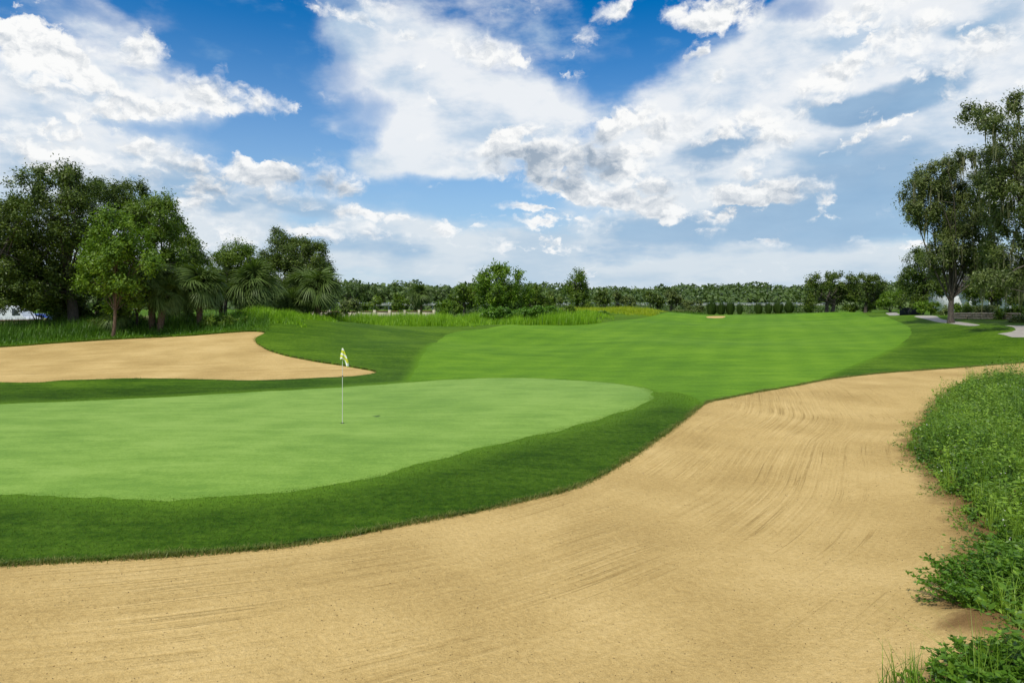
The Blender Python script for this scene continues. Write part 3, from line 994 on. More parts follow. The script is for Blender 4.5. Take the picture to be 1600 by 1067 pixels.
def foliage(bag, lobes, density, leaf, rng, twig=1.0, spread=0.45, droop=0.0, up=0.35, clump=0.42, fill=0.5, width=0.45):
    """Leafy twigs through the volume of a set of ellipsoids; returns cluster centres."""
    centres = []
    for c, r in lobes:
        area = 4 * math.pi * ((r[0] * r[1]) ** 1.6 / 3 + (r[0] * r[2]) ** 1.6 / 3 + (r[1] * r[2]) ** 1.6 / 3) ** (1 / 1.6)
        nc = max(6, int(area * density * 0.16 / (twig ** 2)))
        d = unit(rng.normal(size=(nc, 3)))
        rad = rng.uniform(fill, 1.0, nc) ** 0.6
        wob = 1 + 0.22 * np.sin(d[:, 0] * 5 + c[0]) * np.sin(d[:, 2] * 6 + c[2]) + 0.12 * rng.normal(size=nc)
        cc = c + d * r * (rad * wob)[:, None] * 0.88
        kb = max(3, nc // 7)
        bough = cc[:kb]
        near = ((cc[:, None] - bough[None]) ** 2).sum(-1).argmin(1)
        cc = cc + (bough[near] - cc) * clump
        centres.append(cc)
        nt = 9
        tw = unit(unit(d / r)[:, None] * 0.75 + rng.normal(size=(nc, nt, 3)) * 0.75 + np.array([0, 0, up]))
        ctone = rng.uniform(-0.22, 0.22, nc)
        L = twig * rng.uniform(0.35, 1.0, (nc, nt))
        nl = 9
        s = rng.uniform(0.05, 1.0, (nc, nt, nl))
        base = cc[:, None, None] + tw[:, :, None] * (L[:, :, None] * s)[..., None]
        base[..., 2] -= droop * (s ** 2) * L[:, :, None]
        base = base + rng.normal(size=base.shape) * spread * 0.22 * twig
        ld = tw[:, :, None] * 0.6 + rng.normal(size=base.shape) * 0.8
        ld[..., 2] -= 0.15 + droop * 0.5
        n = base.size // 3
        tone = np.clip(0.5 + ctone[:, None, None] + rng.normal(size=s.shape) * 0.2, 0, 1).ravel()
        outw = unit(base - bough[near][:, None, None]) * 0.8 + unit(d / r)[:, None, None] * 0.7 + np.array([0, 0, 0.7])
        V, F = leaves(base.reshape(-1, 3), ld.reshape(-1, 3), leaf * rng.uniform(0.6, 1.25, n), width, rng, outw.reshape(-1, 3), 1.0)
        bag.add(V, F, tone)
    return np.vstack(centres)


def tree(name, u, Y, lobes_px, label, leafmat, group=None, seed=1, density=9.0, leaf=0.17, twig=0.9, trunk=0.22, bark=None,
         base_u=None, limbs=26, cat='tree', stems=1, droop=0.0, fill=0.5, lean=0.0, base=None, depth=0.85, split=0.35, moss=None, clump=0.42):
    rng = np.random.default_rng(seed)
    bark = bark or BARK
    bx, by, bz = base if base else on_ground(u, Y)
    root = empty(name, (bx, by, bz), label, cat, group)
    lobes = lobe_world(lobes_px, Y, depth)
    bag = Bag()
    cc = foliage(bag, lobes, density, leaf, rng, twig, droop=droop, fill=fill, clump=clump)
    w = sum(r[0] * r[2] for _, r in lobes)
    mid = sum(c * r[0] * r[2] for c, r in lobes) / w
    top = max(c[2] + r[2] * 0.6 for c, r in lobes)
    tb = Bag()
    for s_ in range(stems):
        off = (s_ - (stems - 1) / 2) * trunk * 3.0
        p0 = np.array([bx + off, by + rng.normal() * 0.1, bz - 0.15])
        fork = p0 + np.array([(mid[0] - p0[0]) * 0.35 + off * 0.8 + lean, (mid[1] - by) * 0.3, (mid[2] - bz) * (0.45 + split * 0.5)])
        crown_c = mid + np.array([off * 1.5, 0, (top - mid[2]) * 0.4])
        P = np.vstack([bend(p0, fork, 0.05, rng, 6), bend(fork, crown_c, 0.08, rng, 6)[1:]])
        R = trunk * np.interp(np.linspace(0, 1, len(P)), [0, 0.06, 0.5, 1], [1.5, 1.05, 0.75, 0.15])
        tb.add(*tube_arrays(P, R, 8))
        pick = rng.choice(len(cc), min(limbs // stems, len(cc)), replace=False)
        for k in pick:
            tgt = cc[k]
            j = rng.integers(3, len(P) - 2)
            if P[j][2] > tgt[2] - 0.2:
                j = max(3, j - 3)
            B = bend(P[j], tgt, 0.10, rng, 6)
            r0 = R[j] * rng.uniform(0.22, 0.5)
            tb.add(*tube_arrays(B, np.linspace(r0, 0.012, 6), 5))
            for _ in range(2):
                k2 = cc[rng.integers(len(cc))]
                if np.linalg.norm(k2 - B[3]) < 3.0 * twig + 1.0:
                    tb.add(*tube_arrays(bend(B[3], k2, 0.12, rng, 4), np.linspace(r0 * 0.5, 0.01, 4), 4))
    tb.build('trunk', bark, root, smooth=True)
    bag.build('crown', leafmat, root)
    if moss:
        mb = Bag()
        n, length = moss
        low = cc[rng.choice(len(cc), n)]
        for p in low:
            L = length * rng.uniform(0.25, 1.0) ** 1.3
            for q in range(rng.integers(1, 4)):
                m = 7
                s = np.linspace(0, 1, m)
                ph = rng.uniform(0, 6)
                x0 = p + rng.normal(size=3) * np.array([0.25, 0.25, 0.2])
                cx = x0[None] + np.c_[0.05 * np.sin(s * 9 + ph), 0.05 * np.cos(s * 7 + ph), -s * L]
                wd = 0.055 * (1 - s ** 1.5) * rng.uniform(0.6, 1.4) * (1 + 0.5 * np.sin(s * 14 + ph)) + 0.006
                a = rng.uniform(0, math.pi)
                sd = np.array([math.cos(a), math.sin(a), 0])
                V = np.vstack([cx - sd * wd[:, None], cx + sd * wd[:, None]])
                i = np.arange(m - 1)
                mb.add(V, np.c_[i, i + 1, i + 1 + m, i + m], np.clip(rng.normal(0.5, 0.2), 0, 1))
        mo = mb.build('hanging_moss', L_MOSS, root)
        mo['kind'] = 'stuff'
        mo['label'] = 'grey green moss strands hanging from the branches'
    return root


def shrub(name, u, Y, lobes_px, label, leafmat, group=None, seed=1, density=6.5, leaf=0.17, twig=0.5, cat='bush', base=None, depth=0.9, fill=0.35):
    rng = np.random.default_rng(seed)
    bx, by, bz = base if base else on_ground(u, Y)
    root = empty(name, (bx, by, bz), label, cat, group)
    bag = Bag()
    lobes = lobe_world(lobes_px, Y, depth)
    cc = foliage(bag, lobes, density, leaf, rng, twig, fill=fill, up=0.5)
    st = Bag()
    for k in rng.choice(len(cc), min(9, len(cc)), replace=False):
        st.add(*tube_arrays(bend((bx + rng.normal() * 0.1, by + rng.normal() * 0.1, bz - 0.1), cc[k], 0.08, rng, 5), np.linspace(0.05, 0.012, 5), 5))
    st.build('stems', BARK, root, smooth=True)
    bag.build('foliage', leafmat, root)
    return root


# ---- fan palms: every frond is a part, copies share three leaf meshes
def frond_mesh(seed):
    rng = np.random.default_rng(seed)
    V, F, A = [], [], []
    n = 0
    # stalk along +X, fan opens at its end, tips hanging
    s = np.linspace(0, 1, 5)
    stalk = np.c_[s * 0.55, np.zeros(5), 0.10 * np.sin(s * 2.4)]
    v, f = tube_arrays(stalk, np.linspace(0.025, 0.015, 5), 4)
    V.append(v); F.append(f); A.append(np.full(len(f), 0.75)); n += len(v)
    hub = stalk[-1]
    for k, a in enumerate(np.linspace(-2.2, 2.2, 31)):
        L = (1.08 - 0.10 * abs(a) + rng.normal() * 0.05)
        m = 6
        q = np.linspace(0, 1, m)
        d = np.array([math.cos(a * 0.92), math.sin(a * 0.92), 0.22 - 0.05 * abs(a)])
        c = hub + d * (q * L)[:, None]
        c[:, 2] -= 0.85 * L * q ** 2.0 * rng.uniform(0.75, 1.2)
        c[:, 2] -= 0.12 * abs(a) * q
        c[:, 0] -= 0.15 * (q ** 3) * L
        side = unit(np.array([-d[1], d[0], 0.35]))
        w = 0.030 * np.sin(np.clip(q * 0.9 + 0.12, 0, 1) * math.pi) ** 0.8 + 0.004
        v = np.vstack([c - side * w[:, None], c + side * w[:, None]])
        i = np.arange(m - 1)
        V.append(v); F.append(np.c_[i, i + 1, i + 1 + m, i + m] + n); n += len(v)
        A.append(np.full(m - 1, np.clip(rng.normal(0.5, 0.2), 0, 1)))
    V, F, A = np.vstack(V), np.vstack(F), np.concatenate(A)
    o = mesh_np('frond', V, F, 4, L_PALM, attrs={'tone': ('FACE', A)})
    me = o.data
    bpy.data.objects.remove(o)
    return me


FRONDS = [frond_mesh(s) for s in (3, 5, 8)]


def palm(u, Y, v_base, v_crown, size, label, lean=0.0, seed=1, nfr=26, trunk=0.17, group='fan palms at the edge of the course'):
    rng = np.random.default_rng(seed)
    bx, by, bz = on_ground(u, Y)
    root = empty('fan_palm', (bx, by, bz), label, 'palm tree', group)
    top = np.array(px(u, v_crown, Y)) + np.array([lean, 0, 0])
    top[2] = max(top[2], bz + 0.35)
    size = size * 0.88
    P = np.array([np.array([bx, by, bz - 0.15]) * (1 - s) + top * s + np.array([-lean * 0.5 * s * (1 - s) * 2, 0, 0]) for s in np.linspace(0, 1, 9)])
    tb = Bag()
    R = trunk * np.interp(np.linspace(0, 1, 9), [0, 0.1, 0.6, 1], [1.35, 1.0, 1.05, 0.9])
    tb.add(*tube_arrays(P, R, 9))
    # old leaf boots in a spiral
    h = top[2] - bz
    for i in range(int(h / 0.055)):
        s = i * 0.055 / h
        a = i * 2.4
        c = np.array([bx, by, bz]) * (1 - s) + top * s + np.array([-lean * 0.5 * s * (1 - s) * 2, 0, 0])
        rd = np.array([math.cos(a), math.sin(a), 0]); tg = np.array([-rd[1], rd[0], 0])
        r = trunk * 0.92
        q = [c + rd * r - tg * 0.07, c + rd * r + tg * 0.07, c + rd * (r + 0.075) + tg * 0.045 + np.array([0, 0, 0.17]), c + rd * (r + 0.075) - tg * 0.045 + np.array([0, 0, 0.17])]
        tb.add(np.array(q), np.array([[0, 1, 2, 3]]))
    tb.build('trunk', BARK_PALM, root)
    nfr = int(nfr * 1.45)
    for i in range(nfr):
        el = math.radians(np.interp(i / nfr, [0, 0.25, 1], [82, 48, -48]) + rng.normal() * 8)
        a = i * 2.399 + rng.normal() * 0.2
        f = bpy.data.objects.new('frond', FRONDS[i % 3])
        COLL.objects.link(f)
        f.parent = root
        f.location = Vector(top - np.array([bx, by, bz])) + Vector((0, 0, rng.uniform(-0.15, 0.05)))
        f.rotation_euler = Matrix.Rotation(a, 3, 'Z').to_4x4().to_3x3().to_euler() if False else (Matrix.Rotation(a, 3, 'Z') @ Matrix.Rotation(-el, 3, 'Y') @ Matrix.Rotation(rng.normal() * 0.3, 3, 'X')).to_euler()
        f.scale = (size * rng.uniform(0.72, 1.15),) * 3
    return root


def blades(n_pts, pos, height, width, rng, lean=0.5, seg=2):
    """Curved grass blades; returns quads (last one tapering)."""
    n = len(pos)
    h = np.broadcast_to(np.asarray(height, float), (n,))
    a = rng.uniform(0, 2 * math.pi, n)
    dirv = np.c_[np.cos(a), np.sin(a), np.zeros(n)]
    side = np.c_[-np.sin(a), np.cos(a), np.zeros(n)]
    ln = np.abs(rng.normal(size=n)) * lean
    rows = []
    for k in range(seg + 1):
        s = k / seg
        c = pos + dirv * (ln * h * s * s)[:, None] + np.c_[np.zeros(n), np.zeros(n), h * s * (1 - 0.25 * np.minimum(ln, 1.5) * s)]
        w = width * (1 - s) * 0.9 + width * 0.06
        rows.append((c - side * np.reshape(w, (-1, 1)) if np.ndim(w) else c - side * w, c + side * np.reshape(w, (-1, 1)) if np.ndim(w) else c + side * w))
    V = np.stack([p for r in rows for p in r], 1)
    m = 2 * (seg + 1)
    base = np.arange(n)[:, None] * m
    F = np.vstack([base + np.array([[2 * k, 2 * k + 1, 2 * k + 3, 2 * k + 2]]) for k in range(seg)])
    return V.reshape(-1, 3), F

# ------------------------------------------------------------------ trees at the left
tree('oak_tree', 112, 46, [(88, 296, 56, 38), (60, 345, 72, 50), (118, 350, 66, 48), (92, 410, 88, 52), (28, 420, 55, 55), (84, 276, 40, 20), (130, 300, 30, 22), (60, 455, 60, 32)],
     'tallest dark oak of the left grove, crown highest above the sand', L_OAK, seed=11, density=9, leaf=0.185, trunk=0.34, limbs=40)
tree('oak_tree', -30, 44, [(0, 345, 42, 40), (-40, 360, 70, 60), (12, 430, 58, 50), (-20, 440, 80, 50), (14, 322, 24, 20), (25, 462, 40, 26)],
     'dark oak cut off by the left edge of the picture', L_OAK, seed=12, density=8, leaf=0.185, trunk=0.32)
tree('oak_tree', 148, 53, [(160, 310, 42, 34), (195, 305, 33, 26), (180, 370, 60, 50), (145, 300, 28, 20), (140, 430, 55, 42), (215, 330, 26, 26)],
     'dark feathery oak behind the bright young tree', L_OAK, seed=13, density=10, leaf=0.17, trunk=0.24)
tree('young_tree', 178, 42, [(180, 378, 38, 36), (165, 420, 46, 42), (205, 412, 42, 46), (187, 455, 50, 30), (142, 396, 18, 22), (177, 348, 20, 16), (215, 375, 14, 22)],
     'bright yellow green young tree standing in front of the dark oaks', L_BRIGHT, seed=14, density=9, leaf=0.2, trunk=0.10, bark=BARK_WARM, limbs=34)
tree('broadleaf_tree', 246, 48, [(235, 345, 44, 36), (255, 390, 38, 44), (222, 332, 28, 22), (262, 345, 20, 24), (225, 440, 46, 34), (265, 420, 26, 38), (248, 318, 22, 14)],
     'mid green broadleaf tree with slim dark stems behind the paired palm trunks', L_MID, seed=15, density=9, leaf=0.2, trunk=0.15, stems=2)
tree('broadleaf_tree', 300, 54, [(290, 400, 26, 42), (301, 430, 24, 38), (284, 368, 17, 20), (309, 408, 11, 18), (296, 460, 20, 20)],
     'narrow dark tree at the right end of the tall left grove', L_MID, seed=16, density=10, leaf=0.2, trunk=0.14)
tree('small_tree', 215, 45, [(225, 455, 40, 24), (190, 462, 34, 22), (255, 450, 20, 24)],
     'grey green low tree leaning over the paired palm trunks', L_OLIVE, seed=17, density=8, leaf=0.15, trunk=0.09, cat='tree')
tree('broadleaf_tree', 352, 58, [(365, 404, 32, 20), (350, 420, 27, 26), (384, 412, 22, 22), (345, 446, 32, 30), (376, 440, 30, 28), (370, 390, 18, 9), (392, 392, 8, 9)],
     'rounded tree between the tall left grove and the bushy oak', L_MID, seed=18, density=12, clump=0.3, leaf=0.17, trunk=0.16)
tree('oak_tree', 452, 62, [(440, 400, 32, 30), (441, 377, 20, 15), (480, 408, 38, 34), (500, 430, 28, 30), (418, 415, 22, 24), (460, 436, 60, 40), (486, 392, 20, 16), (514, 446, 16, 18), (462, 395, 26, 26)],
     'bushy oak rising behind the right palms of the left grove', L_OAK, seed=19, density=10, clump=0.3, leaf=0.19, trunk=0.2)
shrub('understory_bush', 60, 50, [(60, 476, 24, 12), (85, 486, 18, 12)], 'light green bush hanging before the olive wall under the oaks', L_MID, seed=21, cat='bush')
shrub('understory_bush', 113, 47.5, [(115, 480, 18, 24), (128, 495, 14, 18), (105, 497, 13, 16)], 'dark ivy clad bush round the tallest oak trunk', L_OAK, seed=22, density=12)
shrub('understory_bush', 150, 49, [(150, 490, 14, 18), (140, 505, 12, 10)], 'dark bush left of the young tree trunk', L_OAK, seed=23)
shrub('understory_bush', 205, 49, [(200, 495, 16, 16), (215, 502, 14, 12)], 'dark undergrowth bush right of the young tree trunk', L_OAK, seed=24)
shrub('understory_bush', 278, 51, [(280, 488, 20, 18), (292, 498, 14, 12), (268, 498, 12, 12)], 'dark bush between the leaning palm and the next palm', L_OAK, seed=25)
shrub('understory_bush', 165, 44.5, [(163, 508, 10, 8), (152, 512, 9, 6)], 'small dark bush just left of the young tree foot', L_OAK, seed=27)
shrub('understory_bush', 195, 45.5, [(197, 506, 12, 9), (212, 509, 10, 7)], 'small leafy bush between the young tree and the palm trunks', L_MID, seed=28)
shrub('understory_bush', 85, 47, [(88, 505, 14, 9), (72, 510, 10, 6)], 'low dark bush before the olive wall left of the tallest oak', L_OAK, seed=29)
shrub('understory_bush', 425, 60, [(425, 478, 24, 16), (445, 486, 22, 14)], 'shaded bush under the bushy oak behind the palms', L_OAK, seed=26)

palm(237, 44.5, 512, 436, 1.25, 'straight palm trunk left of the leaning palm', seed=1, trunk=0.19)
palm(250, 44.0, 512, 462, 1.15, 'palm leaning right beside the straight palm trunk', lean=0.55, seed=2, trunk=0.19)
palm(311, 45.5, 503, 449, 1.45, 'fan palm alone in bright grass right of the tall grove', lean=0.15, seed=3, trunk=0.19, nfr=30)
palm(398, 52, 492, 448, 1.75, 'widest fan palm, in front of the rounded tree', seed=4, trunk=0.19, nfr=32)
palm(460, 55, 500, 480, 1.35, 'low fan palm with almost no trunk', seed=5, trunk=0.18, nfr=28)
palm(481, 57, 501, 452, 1.6, 'left one of the two palms at the end of the grove', seed=6, trunk=0.18, nfr=30)
palm(496, 55, 504, 452, 1.55, 'rightmost palm of the left grove beside the open rough', lean=0.1, seed=7, trunk=0.19, nfr=30)
palm(178, 43.5, 521, 493, 0.85, 'small palm with boots at the foot of the young tree', seed=8, trunk=0.17, nfr=14)
palm(345, 60, 498, 440, 1.3, 'fan palm half hidden before the rounded tree', seed=9, trunk=0.17, nfr=24)
palm(658, 84, 490, 462, 1.35, 'slender palm standing alone by the cream wall', seed=10, trunk=0.12, nfr=24)

# ------------------------------------------------------------------ middle distance
tree('broadleaf_tree', 783, 88, [(765, 436, 22, 15), (796, 432, 20, 14), (780, 455, 38, 20), (814, 460, 20, 17), (752, 460, 16, 16), (781, 424, 18, 8), (790, 474, 40, 14)],
     'largest light green tree in the middle distance', L_BRIGHT, seed=31, density=6, leaf=0.34, twig=1.2, trunk=0.2)
tree('broadleaf_tree', 725, 94, [(725, 455, 20, 14), (711, 463, 13, 13), (738, 462, 14, 14), (726, 474, 26, 12)],
     'dark round tree just left of the largest middle tree', L_MID, seed=32, density=6, leaf=0.32, twig=1.1, trunk=0.18)
tree('broadleaf_tree', 902, 95, [(902, 436, 13, 12), (900, 455, 17, 17), (906, 470, 19, 13), (893, 447, 9, 12), (910, 450, 9, 12)],
     'upright tree standing alone above the far wood', L_MID, seed=33, density=7, leaf=0.28, twig=1.0, trunk=0.17)
tree('broadleaf_tree', 836, 93, [(836, 462, 16, 15), (850, 470, 16, 12), (826, 474, 14, 12)],
     'low green tree right of the largest middle tree', L_MID, seed=34, density=6, leaf=0.3, twig=1.0, trunk=0.14)
for i, (u, Y, lb, txt, mt) in enumerate([
    (545, 78, [(545, 478, 17, 9), (535, 482, 10, 8), (556, 483, 10, 7)], 'rounded dusty green bush before the left end of the cream wall', L_OLIVE),
    (524, 92, [(523, 476, 4, 8)], 'slim light sapling left of the rounded bush', L_BRIGHT),
    (586, 96, [(586, 476, 8, 7), (592, 468, 6, 5)], 'small dark shrub behind the middle of the cream wall', L_MID),
    (572, 98, [(570, 481, 8, 5)], 'low shrub behind the wall left of the small dark shrub', L_MID),
    (628, 94, [(630, 476, 14, 10), (622, 468, 8, 6), (618, 480, 9, 7)], 'bushy shrub left of the slender palm', L_MID),
    (645, 95, [(647, 472, 9, 10), (652, 480, 7, 8)], 'tall shrub touching the slender palm', L_OLIVE),
    (692, 85, [(690, 485, 13, 8), (698, 477, 8, 6)], 'bright leafy bush at the right end of the cream wall', L_BRIGHT),
    (708, 88, [(708, 483, 10, 8)], 'dark bush beside the right end of the cream wall', L_MID),
    (866, 100, [(866, 464, 14, 12), (855, 470, 9, 9)], 'dark bush left of the upright tree', L_OAK),
    (944, 105, [(944, 466, 14, 11), (934, 472, 9, 8)], 'dark brownish bush right of the upright tree', L_OAK),
    (965, 106, [(964, 464, 6, 6), (966, 473, 8, 8)], 'grey green bush with pale top in the middle distance', L_OLIVE),
    (982, 108, [(982, 472, 13, 8)], 'low bush above the yellow meadow mound', L_OLIVE),
    (1020, 108, [(1015, 464, 13, 10), (1028, 466, 14, 12)], 'dark thicket behind the yellow meadow mound', L_OAK),
    (1047, 110, [(1047, 466, 14, 12), (1056, 472, 10, 10)], 'brownish thicket right of the meadow mound', L_OLIVE),
    (1080, 112, [(1080, 478, 9, 6), (1070, 476, 7, 7)], 'low dull bush left of the row of grass clumps', L_OLIVE),
    (1096, 112, [(1096, 480, 9, 7)], 'small bush next to the leftmost grass clump', L_OLIVE)]):
    shrub('shrub', u, Y, lb, txt, mt, 'shrubs in the middle distance', seed=50 + i, density=3.8, leaf=0.32, twig=0.75)

# ------------------------------------------------------------------ right-hand trees
tree('oak_tree', 1296, 105, [(1288, 440, 24, 13), (1320, 443, 28, 17), (1270, 450, 15, 14), (1305, 460, 42, 16), (1335, 460, 18, 15), (1265, 470, 9, 14)],
     'left one of the two dark oaks beyond the fairway', L_OAK, seed=41, density=6, leaf=0.3, twig=1.1, trunk=0.28, stems=2)
tree('oak_tree', 1352, 108, [(1362, 440, 19, 10), (1374, 455, 16, 15), (1350, 458, 18, 15), (1340, 436, 12, 7), (1365, 470, 18, 10)],
     'right one of the two dark oaks beyond the fairway', L_OAK, seed=42, density=6, leaf=0.3, twig=1.1, trunk=0.24)
tree('broadleaf_tree', 1440, 80, [(1432, 413, 24, 24), (1424, 444, 22, 26), (1450, 450, 28, 28), (1440, 396, 14, 10), (1472, 440, 22, 28), (1420, 470, 15, 14)],
     'dense dark tree behind the left side of the mossy oak', L_OAK, seed=43, density=8, leaf=0.24, twig=1.0, trunk=0.24)
tree('background_tree', 1552, 78, [(1545, 455, 34, 24), (1575, 448, 30, 30), (1520, 460, 20, 20), (1540, 430, 25, 20)],
     'dark tree shading the planted bed behind the stone wall', L_OAK, seed=44, density=7, leaf=0.24, twig=1.0, trunk=0.2)
tree('background_tree', 1625, 74, [(1610, 450, 36, 34), (1640, 430, 40, 40), (1595, 468, 16, 14)],
     'dark tree at the right edge before the white house', L_OAK, seed=45, density=7, leaf=0.24, twig=1.0, trunk=0.2)
tree('moss_oak', 1486, 55, [(1472, 262, 26, 20), (1450, 300, 32, 30), (1428, 322, 16, 22), (1490, 302, 36, 38), (1502, 350, 40, 36), (1480, 385, 36, 34), (1520, 402, 34, 32), (1508, 252, 24, 16),
                            (1440, 272, 12, 14), (1462, 345, 26, 26), (1424, 288, 12, 9), (1437, 345, 18, 14), (1420, 310, 12, 12), (1455, 285, 22, 14), (1462, 410, 22, 24), (1445, 325, 24, 20), (1530, 300, 36, 34), (1535, 350, 36, 36), (1540, 410, 34, 34), (1478, 425, 20, 20)],
     'live oak hung with moss, its brown trunk beside the path', L_OLIVE, seed=46, density=10, leaf=0.175, twig=0.9, trunk=0.215, bark=BARK, limbs=34, fill=0.2, split=-0.3, moss=(210, 2.2), clump=0.45)
tree('moss_oak', 1660, 48, [(1560, 188, 36, 22), (1518, 178, 24, 12), (1590, 160, 28, 24), (1600, 230, 52, 44), (1560, 255, 40, 38), (1620, 300, 64, 60), (1572, 335, 46, 46), (1605, 395, 52, 46),
                            (1560, 400, 34, 36), (1680, 250, 90, 100), (1680, 390, 80, 70), (1535, 200, 22, 14), (1545, 290, 36, 30), (1545, 440, 30, 24), (1590, 440, 40, 26)],
     'taller live oak leaning in from the right edge of the picture', L_OLIVE, seed=47, density=7.2, leaf=0.185, twig=0.9, trunk=0.4, limbs=60, fill=0.25, split=0.0, moss=(280, 2.2), clump=0.45)
for i, (u, Y, lb, txt, mt) in enumerate([
    (1391, 98, [(1390, 468, 17, 11), (1404, 460, 10, 10), (1380, 474, 10, 8)], 'light green bush between the two dark oaks and the dense tree', L_BRIGHT),
    (1360, 112, [(1356, 480, 14, 6), (1330, 481, 12, 6)], 'low green shrub at the feet of the two dark oaks', L_MID),
    (1440, 76, [(1440, 481, 9, 7), (1450, 480, 8, 6)], 'bright clipped bush left of the mossy oak trunk', L_BRIGHT),
    (1458, 74, [(1458, 482, 9, 7)], 'small clipped bush nearest the left of the mossy oak trunk', L_MID),
    (1474, 70, [(1474, 485, 6, 7)], 'grey green bush touching the mossy oak trunk on its left', L_OLIVE),
    (1500, 66, [(1501, 483, 10, 9), (1508, 488, 7, 5)], 'leafy bush just right of the mossy oak trunk', L_MID),
    (1522, 64, [(1522, 485, 10, 6)], 'mound of pale bush on the stone wall left end', L_OLIVE),
    (1548, 62, [(1545, 487, 13, 7), (1560, 487, 10, 7)], 'wide grassy bush along the stone wall middle', L_OLIVE),
    (1580, 58, [(1578, 491, 9, 6), (1592, 489, 10, 8)], 'dark low bush on the stone wall right end', L_MID),
    (1512, 62.5, [(1512, 487, 8, 5)], 'tuft of bush over the left end of the stone wall', L_MID),
    (1534, 60.5, [(1534, 488, 9, 5)], 'small rounded bush on the stone wall between pale mound and wide bush', L_OLIVE),
    (1566, 57.5, [(1566, 490, 9, 5)], 'small rounded bush on the stone wall before the dark low bush', L_MID),
    (1590, 53, [(1588, 504, 8, 5), (1600, 501, 10, 7)], 'grey low bush beside the wide concrete path', L_OLIVE)]):
    shrub('shrub', u, Y, lb, txt, mt, 'shrubs at the right', seed=80 + i, density=5.5, leaf=0.24, twig=0.55)

# ---- row of ornamental grass clumps
for i, (u, w, top, lab_) in enumerate([
    (1112, 8.5, 470, 'first and largest grass clump at the left of the row'), (1127, 7, 472, 'second grass clump from the left of the row'),
    (1141, 7.5, 471, 'third grass clump from the left of the row'), (1156, 5, 475, 'smallest grass clump, fourth from the left'),
    (1185, 7, 473, 'fifth grass clump, after the gap in the row'), (1201, 6, 473, 'sixth grass clump, rather small'),
    (1216, 8.5, 471, 'seventh grass clump, wide and tall'), (1233, 8, 471, 'eighth grass clump, right of the wide one'),
    (1264, 8, 472, 'last grass clump, alone beside the dark oaks')]):
    rng = np.random.default_rng(300 + i)
    Yc = 116
    bx, by, bz = on_ground(u, Yc)
    zt = px(u, top, Yc)[2]
    hgt, wid = zt - bz, w * Yc / FPX
    n = 420
    root = empty('grass_clump', (bx, by, bz), lab_, 'grass clump', 'row of ornamental grass clumps')
    a = rng.uniform(0, 6.283, n); r0 = np.sqrt(rng.uniform(0, 1, n))
    p0 = np.c_[bx + np.cos(a) * r0 * wid * 0.45, by + np.sin(a) * r0 * wid * 0.45, np.full(n, bz - 0.05)]
    top_ = np.c_[bx + np.cos(a) * r0 * wid * 1.0, by + np.sin(a) * r0 * wid * 1.0, bz + hgt * (1.02 - 0.22 * r0 ** 2) * np.where(rng.random(n) < 0.12, rng.uniform(1.0, 1.22, n), rng.uniform(0.6, 1.02, n))]
    sd = np.c_[-np.sin(a), np.cos(a), np.zeros(n)] * 0.045 + rng.normal(size=(n, 3)) * 0.02
    midp = p0 * 0.45 + top_ * 0.55 + np.c_[np.cos(a), np.sin(a), np.zeros(n)] * wid * 0.12
    V = np.stack([p0 - sd, p0 + sd, midp + sd, midp - sd, top_ + sd * 0.2, top_ - sd * 0.2], 1).reshape(-1, 3)
    b6 = np.arange(n)[:, None] * 6
    F = np.vstack([b6 + np.array([[0, 1, 2, 3]]), b6 + np.array([[3, 2, 4, 5]])])
    tn = np.clip(rng.normal(0.45, 0.22, n), 0, 1)
    mesh_np('blades', V, F, 4, L_ORN, root, {'tone': ('FACE', np.r_[tn, tn])})
    q = Bag()
    for k in range(4):
        q.add(*tube_arrays([(bx + 0.1 * k - 0.15, by, bz - 0.1), (bx + 0.13 * k - 0.2, by + 0.05, bz + hgt * 0.5)], [0.05, 0.02], 5))
    q.build('stems', BARK, root)

